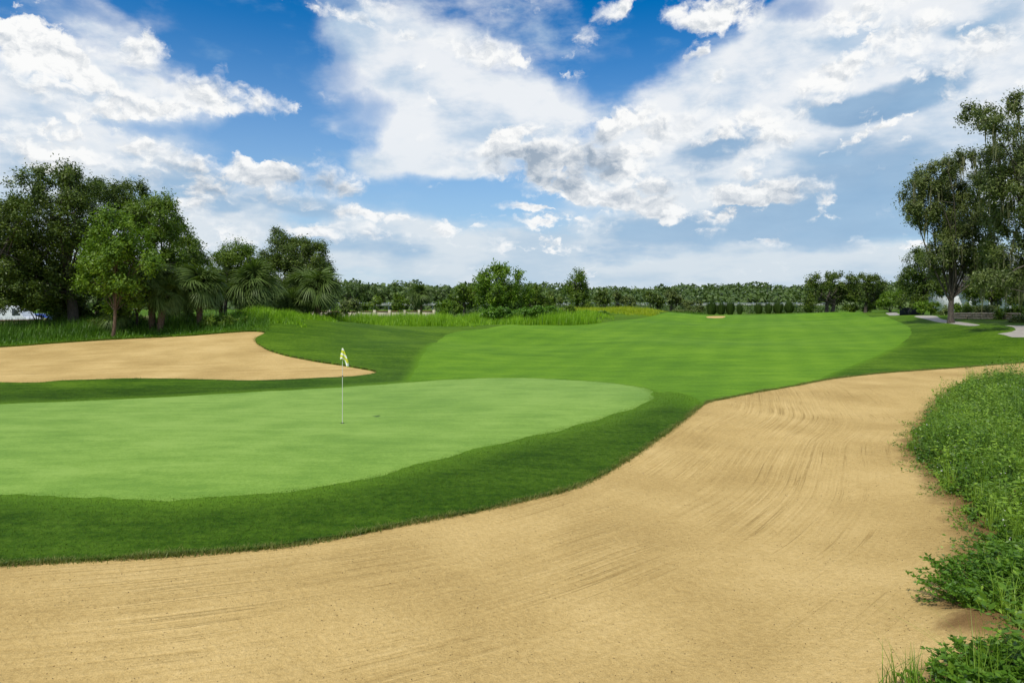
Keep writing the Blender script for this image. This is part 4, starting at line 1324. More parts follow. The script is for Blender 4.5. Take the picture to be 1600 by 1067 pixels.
# ---- far wood: reads as one mass
def far_wood():
    rng = np.random.default_rng(90)
    bag = Bag()
    for row, (Y, n, vtop, amp) in enumerate([(330, 230, 444.5, 2.5), (290, 220, 449, 3), (250, 210, 455, 3.0), (215, 230, 461, 3.5)]):
        us = np.linspace(-160, 1760, n) + rng.uniform(-6, 6, n)
        for u in us:
            y = Y + rng.uniform(-16, 16)
            left = 4.0 if u < 1000 else 0.0
            vt = vtop + rng.uniform(-amp, amp) * 0.7 + (3 if 900 < u < 1100 else 0) - (2 if u < 700 else 0) + 2.2 * math.sin(u * 0.021 + row) + 1.6 * math.sin(u * 0.057 + 2 * row) - (4.5 if rng.random() < 0.06 else 0)
            x, _, zt = px(u, vt, y)
            rx = rng.uniform(2.6, 5.0)
            c = np.array([x, y, max(zt - rx * 0.9, 1.5)])
            hgt = zt - 0.5
            k = 95
            d = unit(rng.normal(size=(k, 3)))
            d[:, 2] = np.where(d[:, 2] < -0.4, -d[:, 2], d[:, 2])
            p = c + d * np.array([rx, rx, rx * 0.85]) * rng.uniform(0.75, 1.05, (k, 1))
            p2 = np.c_[x + rng.normal(size=40) * rx * 0.9, y + rng.normal(size=40) * rx * 0.6, rng.uniform(0.05, 1.1, 40) * c[2]]
            p = np.vstack([p, p2])
            V, F = leaves(p, np.vstack([d, rng.normal(size=(40, 3))]) + rng.normal(size=p.shape) * 0.9, np.r_[rng.uniform(0.8, 1.6, k), rng.uniform(1.4, 2.6, 40)], 0.8, rng, np.vstack([d + np.array([0, 0, 0.5]), np.tile([0.0, -1.0, 0.8], (40, 1))]), 1.4)
            bag.add(V, F, np.clip(rng.normal(0.5, 0.25) + rng.normal(size=len(F)) * 0.12, 0, 1))
            if row < 3 and rng.random() < 0.1:
                V, F = tube_arrays([(x, y, 0.4), (x + 0.2, y, c[2])], [0.22, 0.12], 4)
                bag.add(V, F, np.full(len(F), 0.1))
    o = bag.build('far_wood', L_FAR)
    tag(o, 'distant green wood along the whole horizon', 'woodland', kind='stuff')


far_wood()


def far_scrub():
    rng = np.random.default_rng(91)
    bag = Bag()
    for k in range(330):
        u = rng.uniform(1040, 1300) if k < 120 else rng.uniform(690, 1075)
        y = rng.uniform(128, 170)
        x, _, zt = px(u, rng.uniform(476.5, 482) if k < 120 else rng.uniform(469, 478), y)
        zt = max(zt, 1.3)
        m = 90
        r = rng.uniform(0.8, 1.7) if k < 120 else rng.uniform(1.3, 2.6)
        d = unit(rng.normal(size=(m, 3))); d[:, 2] = np.abs(d[:, 2])
        p = np.array([x, y, 0.7]) + d * np.array([r, r, max(zt - 0.7, 0.5)]) * rng.uniform(0.5, 1.05, (m, 1))
        V, F = leaves(p, d + rng.normal(size=p.shape) * 0.8, rng.uniform(0.25, 0.55, m), 0.6, rng)
        bag.add(V, F, np.clip(rng.normal(0.45, 0.15) + rng.normal(size=m) * 0.2, 0, 1))
    tag(bag.build('far_scrub', L_FAR), 'low dull scrub behind the meadow mound and the row of grass clumps', 'scrub', kind='stuff')


far_scrub()
for i, (u, v, w, txt) in enumerate([
    (548, 446, 20, 'broad dark tree first in the far line right of the palms'), (572, 449, 15, 'far tree second right of the palms'),
    (596, 453, 14, 'low far tree above the rounded bush'), (624, 454, 16, 'far tree above the bushy shrub'),
    (652, 447, 15, 'taller far tree above the slender palm'), (684, 449, 17, 'far tree left of the dark round tree')]):
    tree('far_tree', u, 200 + 4 * i, [(u, v + 5, w * 0.8, 7), (u - w * 0.5, v + 12, w * 0.7, 9), (u + w * 0.5, v + 13, w * 0.7, 9), (u, v + 20, w, 9)],
         txt, L_FAR, 'separate trees in the far line', seed=120 + i, density=2.2, leaf=0.7, twig=2.2, trunk=0.3, limbs=10)

# ------------------------------------------------------------------ tall grass and meadow (uncountable)
def tall_grass():
    rng = np.random.default_rng(61)
    zone = [
        # u0, u1, Y0, Y1, height, count, material
        (330, 480, 45.5, 53, (0.5, 1.05), 9000, 'g'),
        (430, 530, 50, 58, (0.25, 0.7), 5000, 'g'),
        (490, 745, 56, 74, (0.8, 1.4), 26000, 'g'), (680, 960, 59, 84, (0.8, 1.45), 30000, 'g'),
        (840, 1050, 78, 100, (0.35, 0.7), 26000, 'm'), (1035, 1110, 102, 110, (0.3, 0.7), 3000, 'd'),
    ]
    bags = {'g': Bag(), 'm': Bag(), 'd': Bag()}
    for u0, u1, Y0, Y1, (h0, h1), n, mt in zone:
        u = rng.uniform(u0, u1, n); Y = rng.uniform(Y0, Y1, n)
        x = (u - 800) / FPX * Y
        cl = 0.5 + 0.5 * np.sin(x * 1.3 + 0.5 * np.sin(Y * 0.9)) * np.sin(Y * 0.7 + x * 0.4)
        h = (h0 + (h1 - h0) * cl) * rng.uniform(0.6, 1.15, n)
        # ragged outline, thinning out to all sides
        e = np.minimum((u - u0) / (u1 - u0), (u1 - u) / (u1 - u0)) * 7
        f = np.minimum((Y - Y0) / (Y1 - Y0) * 4, (Y1 - Y) / (Y1 - Y0) * 4)
        rag = 0.45 * np.sin(x * 0.9 + Y * 0.3) + 0.3 * np.sin(x * 2.3 + 1) + 0.25 * np.sin(x * 5.1 - Y)
        m_ = np.minimum(e, f) + rag * 0.6 + rng.normal(size=n) * 0.15 > 0.5
        m_ &= ~inside(fair_poly, x, Y)
        h *= np.clip(np.minimum(e, f) * 0.7 + 0.1, 0.22, 1)
        x, Y, h, cl = x[m_], Y[m_], h[m_], cl[m_]
        n = len(x)
        P = np.c_[x, Y, H(x, Y) - 0.03]
        V, F = blades(n, P, h, 0.028, rng, 0.45)
        tn = np.clip(0.5 + 0.25 * (cl - 0.5) + rng.normal(size=n) * 0.2, 0, 1)
        bags[mt].add(V, F, np.r_[tn, tn])
    # undergrowth reaching down to the far lip of the left bunker
    n = 34000
    u = rng.uniform(-80, 420, n); Y = rng.uniform(35, 48.5, n)
    x = (u - 800) / FPX * Y
    d = -sdf(bunker_left, x, Y)
    back = Y > np.interp(x, bunker_left[:, 0][np.argsort(bunker_left[:, 0])], bunker_left[:, 1][np.argsort(bunker_left[:, 0])]) - 0.5
    lim = 0.12 + 0.3 * (0.5 + 0.5 * np.sin(x * 1.7) * np.sin(x * 0.53 + 1))
    m_ = (d > lim * 0.4) & (d < 9) & (Y > 36.2) & ((u < 395) | (Y > 43.4))
    x, Y, d = x[m_], Y[m_], d[m_]
    n = len(x)
    h = np.clip(0.10 + 0.20 * d, 0.1, 0.75) * rng.uniform(0.5, 1.3, n)
    V, F = blades(n, np.c_[x, Y, H(x, Y) - 0.02], h, 0.022, rng, 0.9)
    tn = np.clip(0.4 + 0.2 * np.sin(x * 1.1) * np.sin(Y * 1.3) + rng.normal(size=n) * 0.2, 0, 1)
    bags['d'].add(V, F, np.r_[tn, tn])
    o = bags['g'].build('tall_grass', L_GRASS); tag(o, 'bright tall grass in a band behind the mown rough', 'grass', kind='stuff')
    o = bags['m'].build('meadow_grass', L_MEADOW); tag(o, 'yellow green meadow grass on the far mound', 'grass', kind='stuff')
    o = bags['d'].build('undergrowth', L_CLUMP); tag(o, 'dark low undergrowth below the left trees', 'undergrowth', kind='stuff')


tall_grass()
# low leafy bushes within the tall grass
for i, (u, Y, lb, txt, mt) in enumerate([
    (520, 62, [(518, 497, 20, 9)], 'dark leafy mound at the left end of the tall grass', L_MID),
    (770, 68, [(765, 491, 18, 9), (785, 489, 16, 10)], 'leafy blue green bush in the tall grass below the largest middle tree', L_CLUMP),
    (820, 70, [(815, 491, 20, 9), (840, 489, 14, 9)], 'leafy bush in the tall grass right of the blue green one', L_CLUMP),
    (862, 74, [(858, 487, 14, 9), (872, 492, 14, 7)], 'leafy bush with a domed top mid way along the tall grass', L_CLUMP),
    (890, 76, [(888, 485, 9, 7), (884, 493, 10, 6)], 'small dark centred bush in the tall grass below the upright tree', L_MID),
    (925, 80, [(915, 494, 14, 6), (940, 495, 18, 6)], 'low spreading bush at the foot of the meadow mound', L_CLUMP),
    (345, 46, [(345, 506, 26, 10), (370, 508, 18, 7)], 'dense low bush on the sand edge right of the palm in grass', L_MID),
    (395, 49, [(385, 497, 22, 9), (410, 500, 12, 7)], 'bright leafy bush in the grass under the widest palm', L_BRIGHT),
    (1058, 108, [(1058, 488, 10, 3), (1078, 488, 10, 3)], 'low grey green plant on the crest right of the meadow', L_OLIVE),
    (1029, 104, [(1029, 489.5, 4, 3)], 'tiny grey tuft on the meadow edge', L_OLIVE)]):
    shrub('low_bush', u, Y, lb, txt, mt, 'low bushes in the tall grass', seed=150 + i, density=5, leaf=0.25, twig=0.45, fill=0.2)

# ------------------------------------------------------------------ flagstick
fx, fy = ground_at(535, 661)
fz = hz(fx, fy)
M_WHITE = plain_mat('white_paint', (0.58, 0.58, 0.55), (0.70, 0.70, 0.67), rough=0.4, bump=0)
M_BLACK = plain_mat('dark_cup', (0.012, 0.012, 0.012), (0.03, 0.03, 0.03), bump=0)


def flag_mat():
    m, t, b = new_mat('flag_cloth')
    q = attr(t, 'cloth', 'Vector')
    n = t.noise(q, 5.0, 2, 0.5, dim='3D')
    a_, b_, _ = t.sep(q)
    f = t.smooth(t.math('ADD', t.math('MULTIPLY', t.math('SUBTRACT', n, 0.5), 1.0), t.math('SINE', t.math('MULTIPLY', b_, 16.0))), 0.25, 0.5)
    t.put(b.inputs['Base Color'], t.mix(f, (0.60, 0.62, 0.03), (0.80, 0.82, 0.80)))
    b.inputs['Roughness'].default_value = 0.7
    return m


flag_root = empty('flagstick', (fx, fy, fz), 'white flagstick with limp yellow and white flag on the green', 'golf flag')
ptop = px(535, 543.5, fy)[2]
pole = Bag()
pole.add(*tube_arrays([(fx, fy, fz - 0.12), (fx, fy, fz + 0.9), (fx, fy, ptop)], [0.008, 0.0075, 0.006], 8))
pole.build('pole', M_WHITE, flag_root, smooth=True)
# limp cloth: hangs in folds from the top of the pole
nu, nv = 17, 17
Vf, Cf = [], []
Lh = (ptop - px(535, 570, fy)[2])
for j in range(nv):
    s = j / (nv - 1)
    for i in range(nu):
        q = i / (nu - 1)
        wid = 0.012 + 0.10 * min(1, s * 1.35) ** 0.9
        fold = 0.055 * math.sin(q * 11.0 + s * 2.0) * s
        xx = fx + (q - 0.33) * wid * 1.9 + 0.035 * s * q
        yy = fy - 0.015 + fold
        zz = ptop - s * Lh * (0.72 + 0.30 * q - 0.16 * math.sin(q * 5.5) * s)
        Vf.append((xx, yy, zz)); Cf.append((q, s, 0))
Ff = [(j * nu + i, j * nu + i + 1, (j + 1) * nu + i + 1, (j + 1) * nu + i) for j in range(nv - 1) for i in range(nu - 1)]
flag = mesh_np('flag', Vf, Ff, 4, flag_mat(), flag_root, {'cloth': ('POINT', np.array(Cf))}, smooth=True)
cupb = Bag()
ang = np.linspace(0, 2 * math.pi, 17)
ring = np.array([(fx + 0.054 * math.cos(a), fy + 0.054 * math.sin(a), fz + 0.006) for a in ang[:-1]])
v_, f_ = tube_arrays([(fx, fy, fz - 0.1), (fx, fy, fz + 0.006)], [0.054, 0.054], 16)
cupb.add(v_, f_)
inner = np.array([(fx + 0.016 * math.cos(a), fy + 0.016 * math.sin(a), fz + 0.005) for a in ang[:-1]])
k = np.arange(16)
cupb.add(np.vstack([ring, inner]), np.c_[k, (k + 1) % 16, 16 + (k + 1) % 16, 16 + k])
cupb.build('hole_cup', M_BLACK, flag_root)
fer = Bag()
fer.add(*tube_arrays([(fx, fy, px(535, 588.5, fy)[2]), (fx, fy, px(535, 587, fy)[2])], [0.014, 0.014], 8))
fer.build('ferrule', M_BLACK, flag_root)

# ------------------------------------------------------------------ walls, barrier, vehicles, house
def box(bag, c, s):
    x, y, z = np.array(s) / 2.0
    b = min(x, y, z) * 0.12
    V, F = [], []
    for sz, ins in ((-1, b), (-1, 0), (1, 0), (1, b)):
        pass
    lv = [(-z, b), (-z + b, 0), (z - b, 0), (z, b)]
    for zz, ins in lv:
        for sx, sy in ((-1, -1), (1, -1), (1, 1), (-1, 1)):
            V.append((c[0] + sx * (x - ins), c[1] + sy * (y - ins), c[2] + zz))
    for r in range(3):
        for k in range(4):
            F.append((r * 4 + k, r * 4 + (k + 1) % 4, r * 4 + 4 + (k + 1) % 4, r * 4 + 4 + k))
    F.append((3, 2, 1, 0)); F.append((12, 13, 14, 15))
    bag.add(np.array(V), np.array(F))


def part_box(name, c, s, mat, parent):
    b = Bag(); box(b, c, s)
    return b.build(name, mat, parent)


M_CREAM = plain_mat('cream_render', (0.42, 0.38, 0.27), (0.58, 0.53, 0.40), 1.2, 0.85)
M_OLIVE = plain_mat('olive_render', (0.27, 0.29, 0.11), (0.36, 0.38, 0.16), 0.8, 0.85)
M_CAP = plain_mat('brown_cap', (0.12, 0.060, 0.030), (0.22, 0.12, 0.065), 3.0, 0.8)


def garden_wall(name, p0, p1, height, panels, mat, label, thick=0.2, cap=0.12, post_w=0.4):
    p0, p1 = np.array(p0), np.array(p1)
    zb = min(hz(*p0), hz(*p1)) - 0.3
    root = empty(name, ((p0[0] + p1[0]) / 2, (p0[1] + p1[1]) / 2, zb), label, 'wall')
    d = p1 - p0; L = np.linalg.norm(d); a = math.atan2(d[1], d[0])
    for i in range(panels):
        m0 = p0 + d * (i / panels); m = p0 + d * ((i + 0.5) / panels)
        for nm, cz, sz, mt, ln, th in (('panel', zb + height / 2, height, mat, L / panels - post_w, thick), ('cap', zb + height + cap / 2 + 0.002, cap, M_CAP, L / panels - post_w, thick * 1.5)):
            b = Bag(); box(b, (0, 0, 0), (ln - 0.006, th, sz))
            o = mesh_np(nm, np.vstack(b.V), np.vstack(b.F), 4, mt)
            o.parent = root; o.location = Vector((m[0], m[1], cz)) - root.location; o.rotation_euler = (0, 0, a)
    for i in range(panels + 1):
        m0 = p0 + d * (i / panels)
        b = Bag(); box(b, (0, 0, 0), (post_w, thick * 1.9, height + cap + 0.12))
        o = mesh_np('post', np.vstack(b.V), np.vstack(b.F), 4, mat)
        o.parent = root; o.location = Vector((m0[0], m0[1], zb + (height + cap + 0.12) / 2)) - root.location; o.rotation_euler = (0, 0, a)
    return root


ztop = px(50, 500, 60)[2]
pA, pB = px(-120, 500, 58)[:2], px(160, 499, 64)[:2]
garden_wall('garden_wall', pA, pB, ztop - (min(hz(*pA), hz(*pB)) - 0.3) - 0.12, 3, M_OLIVE, 'olive yellow wall with brown cap behind the left oaks')
ztop = px(600, 486, 92)[2]
pA, pB = px(440, 486, 90)[:2], px(678, 486, 94)[:2]
garden_wall('garden_wall', pA, pB, ztop - (min(hz(*pA), hz(*pB)) - 0.3) - 0.12, 10, M_CREAM, 'long cream wall with brown cap behind the tall grass')
pA, pB = px(180, 497, 72)[:2], px(232, 497, 72)[:2]
garden_wall('garden_wall', pA, pB, 1.2, 2, M_OLIVE, 'short wall glimpsed between the young tree and the palm trunks')

M_BARRIER = plain_mat('barrier_concrete', (0.24, 0.26, 0.22), (0.36, 0.38, 0.33), 0.8, 0.8)
M_STEEL = plain_mat('grey_rail', (0.16, 0.20, 0.24), (0.28, 0.32, 0.36), 2.0, 0.5)
Yb = 186
x0, x1 = px(470, 475, Yb)[0], px(1292, 475, Yb)[0]
broot = empty('road_barrier', ((x0 + x1) / 2, Yb, 0.75), 'long pale road barrier far behind the wall and the grass clumps', 'barrier')
zt = px(800, 474.2, Yb)[2]
zlo = px(800, 478.0, Yb)[2]
nseg = 36
segL = (x1 - x0) / nseg
b = Bag(); box(b, (0, 0, 0), (segL - 0.05, 0.35, zt - zlo - 0.12)); bm_panel = mesh_np('panel', np.vstack(b.V), np.vstack(b.F), 4, M_BARRIER)
me_panel = bm_panel.data; bpy.data.objects.remove(bm_panel)
b = Bag(); box(b, (0, 0, 0), (0.25, 0.3, zt - 0.2)); o_ = mesh_np('post', np.vstack(b.V), np.vstack(b.F), 4, M_STEEL); me_post = o_.data; bpy.data.objects.remove(o_)
b = Bag(); box(b, (0, 0, 0), (segL - 0.02, 0.2, 0.14)); o_ = mesh_np('rail', np.vstack(b.V), np.vstack(b.F), 4, M_STEEL); me_rail = o_.data; bpy.data.objects.remove(o_)
for i in range(nseg):
    xx = x0 + (i + 0.5) * segL - broot.location.x
    for nm, me, zz, dx, dy in (('panel', me_panel, (zt - 0.12 + zlo) / 2, 0, 0), ('rail', me_rail, zt + 0.08, 0, 0), ('post', me_post, (zt - 0.2) / 2 + 0.5, segL / 2, 0.45)):
        o = bpy.data.objects.new(nm, me); COLL.objects.link(o); o.parent = broot
        o.location = (xx + dx, dy, zz - broot.location.z)

M_BODY = plain_mat('white_car_paint', (0.62, 0.64, 0.68), (0.70, 0.72, 0.75), rough=0.3, bump=0, spec=0.5)
M_BLUE = plain_mat('blue_car_paint', (0.02, 0.06, 0.30), (0.03, 0.09, 0.38), rough=0.3, bump=0, spec=0.5)
M_GLASS = plain_mat('dark_glass', (0.02, 0.025, 0.03), (0.04, 0.05, 0.06), rough=0.08, bump=0, spec=0.8)
M_TYRE = plain_mat('tyre_rubber', (0.015, 0.015, 0.016), (0.03, 0.03, 0.03), bump=0)


def car(name, u, Y, label, cat, paint, L, W, hgt, prof, win):
    bx, by = px(u, 480, Y)[:2]
    bz = hz(bx, by)
    root = empty(name, (bx, by, bz), label, cat)
    def extr(pts, w, mat, nm, inset=0.0, dz=0.0):
        n = len(pts)
        V = []
        for sy, ins in ((-w / 2, 0.07), (-w / 2 + 0.07, 0), (w / 2 - 0.07, 0), (w / 2, 0.07)):
            cx = sum(p[0] for p in pts) / n; cz = sum(p[1] for p in pts) / n
            for (xx, zz) in pts:
                V.append((bx + (xx - cx) * (1 - ins * 0.35) + cx, by + sy, bz + (zz - cz) * (1 - ins * 0.6) + cz))
        me = bpy.data.meshes.new(nm)
        F = [(r * n + k, r * n + (k + 1) % n, (r + 1) * n + (k + 1) % n, (r + 1) * n + k) for r in range(3) for k in range(n)]
        F += [tuple(range(n - 1, -1, -1)), tuple(range(3 * n, 4 * n))]
        me.from_pydata([tuple(np.array(v) - np.array(root.location)) for v in V], [], F)
        me.materials.append(mat)
        o = bpy.data.objects.new(nm, me); COLL.objects.link(o); o.parent = root
        return o
    extr(prof, W, paint, 'body')
    for wn in win:
        extr(wn, W + 0.03, M_GLASS, 'window')
    for sx in (-L * 0.31, L * 0.31):
        for sy in (-W / 2 + 0.08, W / 2 - 0.08):
            v, f = tube_arrays([(bx + sx, by + sy - 0.1, bz + 0.32), (bx + sx, by + sy - 0.09, bz + 0.32), (bx + sx, by + sy + 0.09, bz + 0.32), (bx + sx, by + sy + 0.1, bz + 0.32)], [0.2, 0.32, 0.32, 0.2], 14)
            wb = Bag(); wb.add(v, f); wb.build('wheel', M_TYRE, root)
    return root


car('parked_van', 14, 70, 'white van glimpsed over the olive wall at the left edge', 'van', M_BODY, 5.6, 1.95, 2.3,
    [(-2.8, 0.4), (2.75, 0.4), (2.8, 0.95), (2.1, 1.2), (1.35, 2.2), (1.0, 2.3), (-2.7, 2.3), (-2.8, 2.1)], [[(1.0, 1.3), (1.9, 1.3), (1.25, 2.05), (1.0, 2.05)]])
car('parked_car', 66, 74, 'blue car roof glimpsed over the olive wall right of the van', 'car', M_BLUE, 4.4, 1.8, 1.5,
    [(-2.2, 0.35), (2.2, 0.35), (2.2, 0.8), (1.3, 0.95), (0.6, 1.5), (-0.9, 1.55), (-1.7, 1.0), (-2.2, 0.95)], [[(0.0, 0.98), (1.05, 0.98), (0.5, 1.4), (0.0, 1.43)], [(-1.4, 0.98), (-0.1, 0.98), (-0.1, 1.43), (-0.8, 1.45)]])

# stone retaining wall of single blocks
M_STONE = plain_mat('tan_stone', (0.34, 0.24, 0.16), (0.58, 0.46, 0.33), 2.0, 0.9, 0.6)
s0 = np.array(px(1493, 500, 61)[:2]); s1 = np.array(px(1590, 500, 56.5)[:2])
sroot = empty('stone_wall', (s0[0], s0[1], hz(*s0)), 'low tan stone wall under the planted bed right of the mossy oak', 'wall')
b = Bag(); box(b, (0, 0, 0), (1, 1, 1)); o_ = mesh_np('stone', np.vstack(b.V), np.vstack(b.F), 4, M_STONE); me_stone = o_.data; bpy.data.objects.remove(o_)
rng_s = np.random.default_rng(5)
sd_ = s1 - s0; sl = np.linalg.norm(sd_); sa = math.atan2(sd_[1], sd_[0])
for row in range(3):
    x = -0.1 * row
    while x < sl:
        w = rng_s.uniform(0.35, 0.7)
        p = s0 + sd_ * min(1, (x + w / 2) / sl)
        o = bpy.data.objects.new('stone', me_stone); COLL.objects.link(o); o.parent = sroot
        zz = hz(*p) + 0.06 + row * 0.2
        o.location = Vector((p[0] + rng_s.normal() * 0.02, p[1] + rng_s.normal() * 0.03, zz)) - sroot.location
        o.rotation_euler = (rng_s.normal() * 0.03, rng_s.normal() * 0.03, sa + rng_s.normal() * 0.04)
        o.scale = (w * 0.97, 0.34, 0.192)
        x += w
# earth behind it
zmid = hz(*s0)
bed = Bag()
for i in range(12):
    q0, q1 = s0 + sd_ * i / 12, s0 + sd_ * (i + 1) / 12
    nrm_ = np.array([-sd_[1], sd_[0]]) / sl
    if nrm_[1] < 0: nrm_ = -nrm_
    V = []
    for q, off, dz in ((q0, 0.12, 0.42), (q1, 0.12, 0.42), (q1 + nrm_ * 2.2, 0, 0.3), (q0 + nrm_ * 2.2, 0, 0.3)):
        V.append((q[0], q[1] + off, hz(*q) + dz))
    bed.add(np.array(V), np.array([[0, 1, 2, 3]]))
M_MULCH = plain_mat('bark_mulch', (0.03, 0.02, 0.012), (0.09, 0.055, 0.03), 8.0, 0.95, 0.8)
o = bed.build('planted_bed', M_MULCH); o['kind'] = 'structure'

# white house behind the right-hand trees
M_HOUSE = plain_mat('white_siding', (0.62, 0.64, 0.66), (0.74, 0.76, 0.78), 1.5, 0.7, 0.1)
M_ROOF = plain_mat('grey_shingles', (0.06, 0.06, 0.065), (0.12, 0.12, 0.125), 4.0, 0.9, 0.5)
hx, hy = px(1585, 480, 96)[:2]
hzz = hz(hx, hy)
hr = empty('white_house', (hx, hy, hzz), 'white house with porch columns glimpsed through the right trees', 'house')
part_box('wall', (hx, hy + 4, hzz + 1.9), (15, 7, 3.8), M_HOUSE, hr)
rb = Bag()
V = np.array([(hx - 8, hy - 1.6, hzz + 3.81), (hx + 8, hy - 1.6, hzz + 3.81), (hx + 8, hy + 8, hzz + 3.81), (hx - 8, hy + 8, hzz + 3.81), (hx - 5.5, hy + 3.5, hzz + 6.6), (hx + 5.5, hy + 3.5, hzz + 6.6)])
rb.add(V, np.array([[0, 1, 5, 4], [2, 3, 4, 5], [0, 3, 2, 1], [0, 4, 4, 3], [1, 2, 5, 5]])[:3])
rb.add(V[[0, 4, 3, 3]] + np.array([[0, 0, 0], [0, 0, 0], [0, 0, 0], [0, 0, 0.001]]), np.array([[0, 1, 2, 3]]))
rb.add(V[[1, 2, 5, 5]] + np.array([[0, 0, 0], [0, 0, 0], [0, 0, 0], [0, 0, 0.001]]), np.array([[0, 1, 2, 3]]))
rb.build('roof', M_ROOF, hr)
for i in range(6):
    part_box('column', (hx - 7 + i * 2.8, hy - 1.2, hzz + 1.9), (0.32, 0.32, 3.78), M_HOUSE, hr)
for i in range(4):
    wx = hx - 5.6 + i * 3.6
    wf = part_box('window', (wx, hy + 0.47, hzz + 1.9), (1.3, 0.1, 1.7), M_HOUSE, hr)
    pb = Bag(); box(pb, (wx, hy + 0.41, hzz + 1.9), (1.1, 0.04, 1.5))
    po = mesh_np('pane', np.vstack(pb.V) - np.array(hr.location), np.vstack(pb.F), 4, M_GLASS); po.parent = wf

# dark netting fence left of the bright clipped bushes
M_NET = plain_mat('dark_net', (0.014, 0.018, 0.026), (0.03, 0.035, 0.045), 6.0, 0.9, 0.2)
nx_, ny_ = px(1421, 482, 80)[:2]; nz_ = hz(nx_, ny_)
nr_ = empty('net_fence', (nx_, ny_, nz_), 'low dark net fence under the dense dark tree', 'fence')
part_box('net', (nx_, ny_, nz_ + 0.45), (2.2, 0.04, 0.9), M_NET, nr_)
for k in (-1, 0, 1):
    part_box('post', (nx_ + k * 1.05, ny_ + 0.06, nz_ + 0.5), (0.07, 0.07, 1.05), M_NET, nr_)

# ------------------------------------------------------------------ near grass: turf, bunker edge, weeds
def in_turf(x, y):
    return ~(inside(bunker_near, x, y) | inside(bunker_left, x, y) | inside(green_poly, x, y) | inside(fair_poly, x, y))


def turf():
    rng = np.random.default_rng(71)
    n = 360000
    azr = rng.uniform(-39, 39, n) * math.pi / 180
    r = 8.0 + (26.0 - 8.0) * rng.uniform(0, 1, n) ** 1.1
    x, y = np.sin(azr) * r / np.cos(azr), r
    ok = in_turf(x, y) & (y < 26) & (y > 8)
    x, y = x[ok], y[ok]
    d, _ = seg_dist(edge_near, x, y, closed=False)
    h = rng.uniform(0.012, 0.030, len(x)) * (0.8 + 0.02 * y)
    P = np.c_[x, y, H(x, y) - 0.003]
    V, F = blades(len(x), P, h, 0.0045, rng, 0.9, seg=1)
    tn = np.clip(0.45 + 0.15 * np.sin(x * 2.1 + y) * np.sin(y * 1.7) + rng.normal(size=len(x)) * 0.22, 0, 1)
    b = Bag(); b.add(V, F, tn)
    o = b.build('fringe_turf', L_TURF); tag(o, 'short dark turf blades between the green and the sand', 'grass', kind='stuff')


turf()


def border_blades():
    rng = np.random.default_rng(78)
    b = Bag()
    for poly, n, wd in ((green_poly, 30000, 0.12), (fair_poly, 20000, 0.4)):
        q = np.vstack([poly, poly[:1]])
        L = np.r_[0, np.cumsum(np.linalg.norm(np.diff(q, axis=0), axis=1))]
        s = rng.uniform(0, L[-1], n)
        x = np.interp(s, L, q[:, 0]) + rng.normal(size=n) * wd; y = np.interp(s, L, q[:, 1]) + rng.normal(size=n) * wd
        ok = (y < 45) & ~inside(bunker_near, x, y) & (np.abs(x) < 0.8 * y)
        x, y = x[ok], y[ok]
        V, F = blades(len(x), np.c_[x, y, H(x, y) - 0.003], rng.uniform(0.008, 0.018, len(x)) * (0.7 + y * 0.02), 0.006, rng, 0.9, seg=1)
        b.add(V, F, np.clip(rng.normal(0.75, 0.2, len(F)), 0, 1))
    tag(b.build('collar_turf', L_COLLAR), 'short grass blades along the mown edges of green and fairway', 'grass', kind='stuff')


border_blades()


def edge_grass():
    rng = np.random.default_rng(72)
    b = Bag()
    for poly, n, closed in ((edge_near, 26000, False), (bunker_left, 7000, True)):
        q = np.vstack([poly, poly[:1]]) if closed else poly
        L = np.r_[0, np.cumsum(np.linalg.norm(np.diff(q, axis=0), axis=1))]
        s = rng.uniform(0, L[-1], n)
        if not closed:
            s = L[-1] * rng.uniform(0, 1, n) ** 1.3
        x = np.interp(s, L, q[:, 0]); y = np.interp(s, L, q[:, 1])
        dx = np.gradient(q[:, 0], L + np.arange(len(L)) * 1e-9); dy = np.gradient(q[:, 1], L + np.arange(len(L)) * 1e-9)
        tx, ty = np.interp(s, L, dx), np.interp(s, L, dy)
        tl = np.sqrt(tx * tx + ty * ty) + 1e-9
        off = rng.normal(size=n) * 0.035 * (1 + y * 0.02)
        clump = (np.sin(s * 3.3) * np.sin(s * 1.27 + 1) + np.sin(s * 11.0) * 0.4) * 0.5 + 0.5
        x = x - ty / tl * off; y = y + tx / tl * off
        h = rng.uniform(0.02, 0.06, n) * (0.6 + 0.9 * np.clip(clump, 0, 1.3))
        z = H(x, y) - 0.035
        V, F = blades(n, np.c_[x, y, z], h + 0.03, 0.006, rng, 0.9, seg=2)
        tn = np.clip(0.28 + 0.35 * (rng.random(n) < 0.25) + rng.normal(size=n) * 0.14, 0, 1)
        b.add(V, F, np.r_[tn, tn])
    o = b.build('edge_grass', L_EDGE); tag(o, 'ragged grass along the lips of the sand bunkers', 'grass', kind='stuff')


edge_grass()


def sand_z(x, y):
    return H(x, y) - SAND_DROP


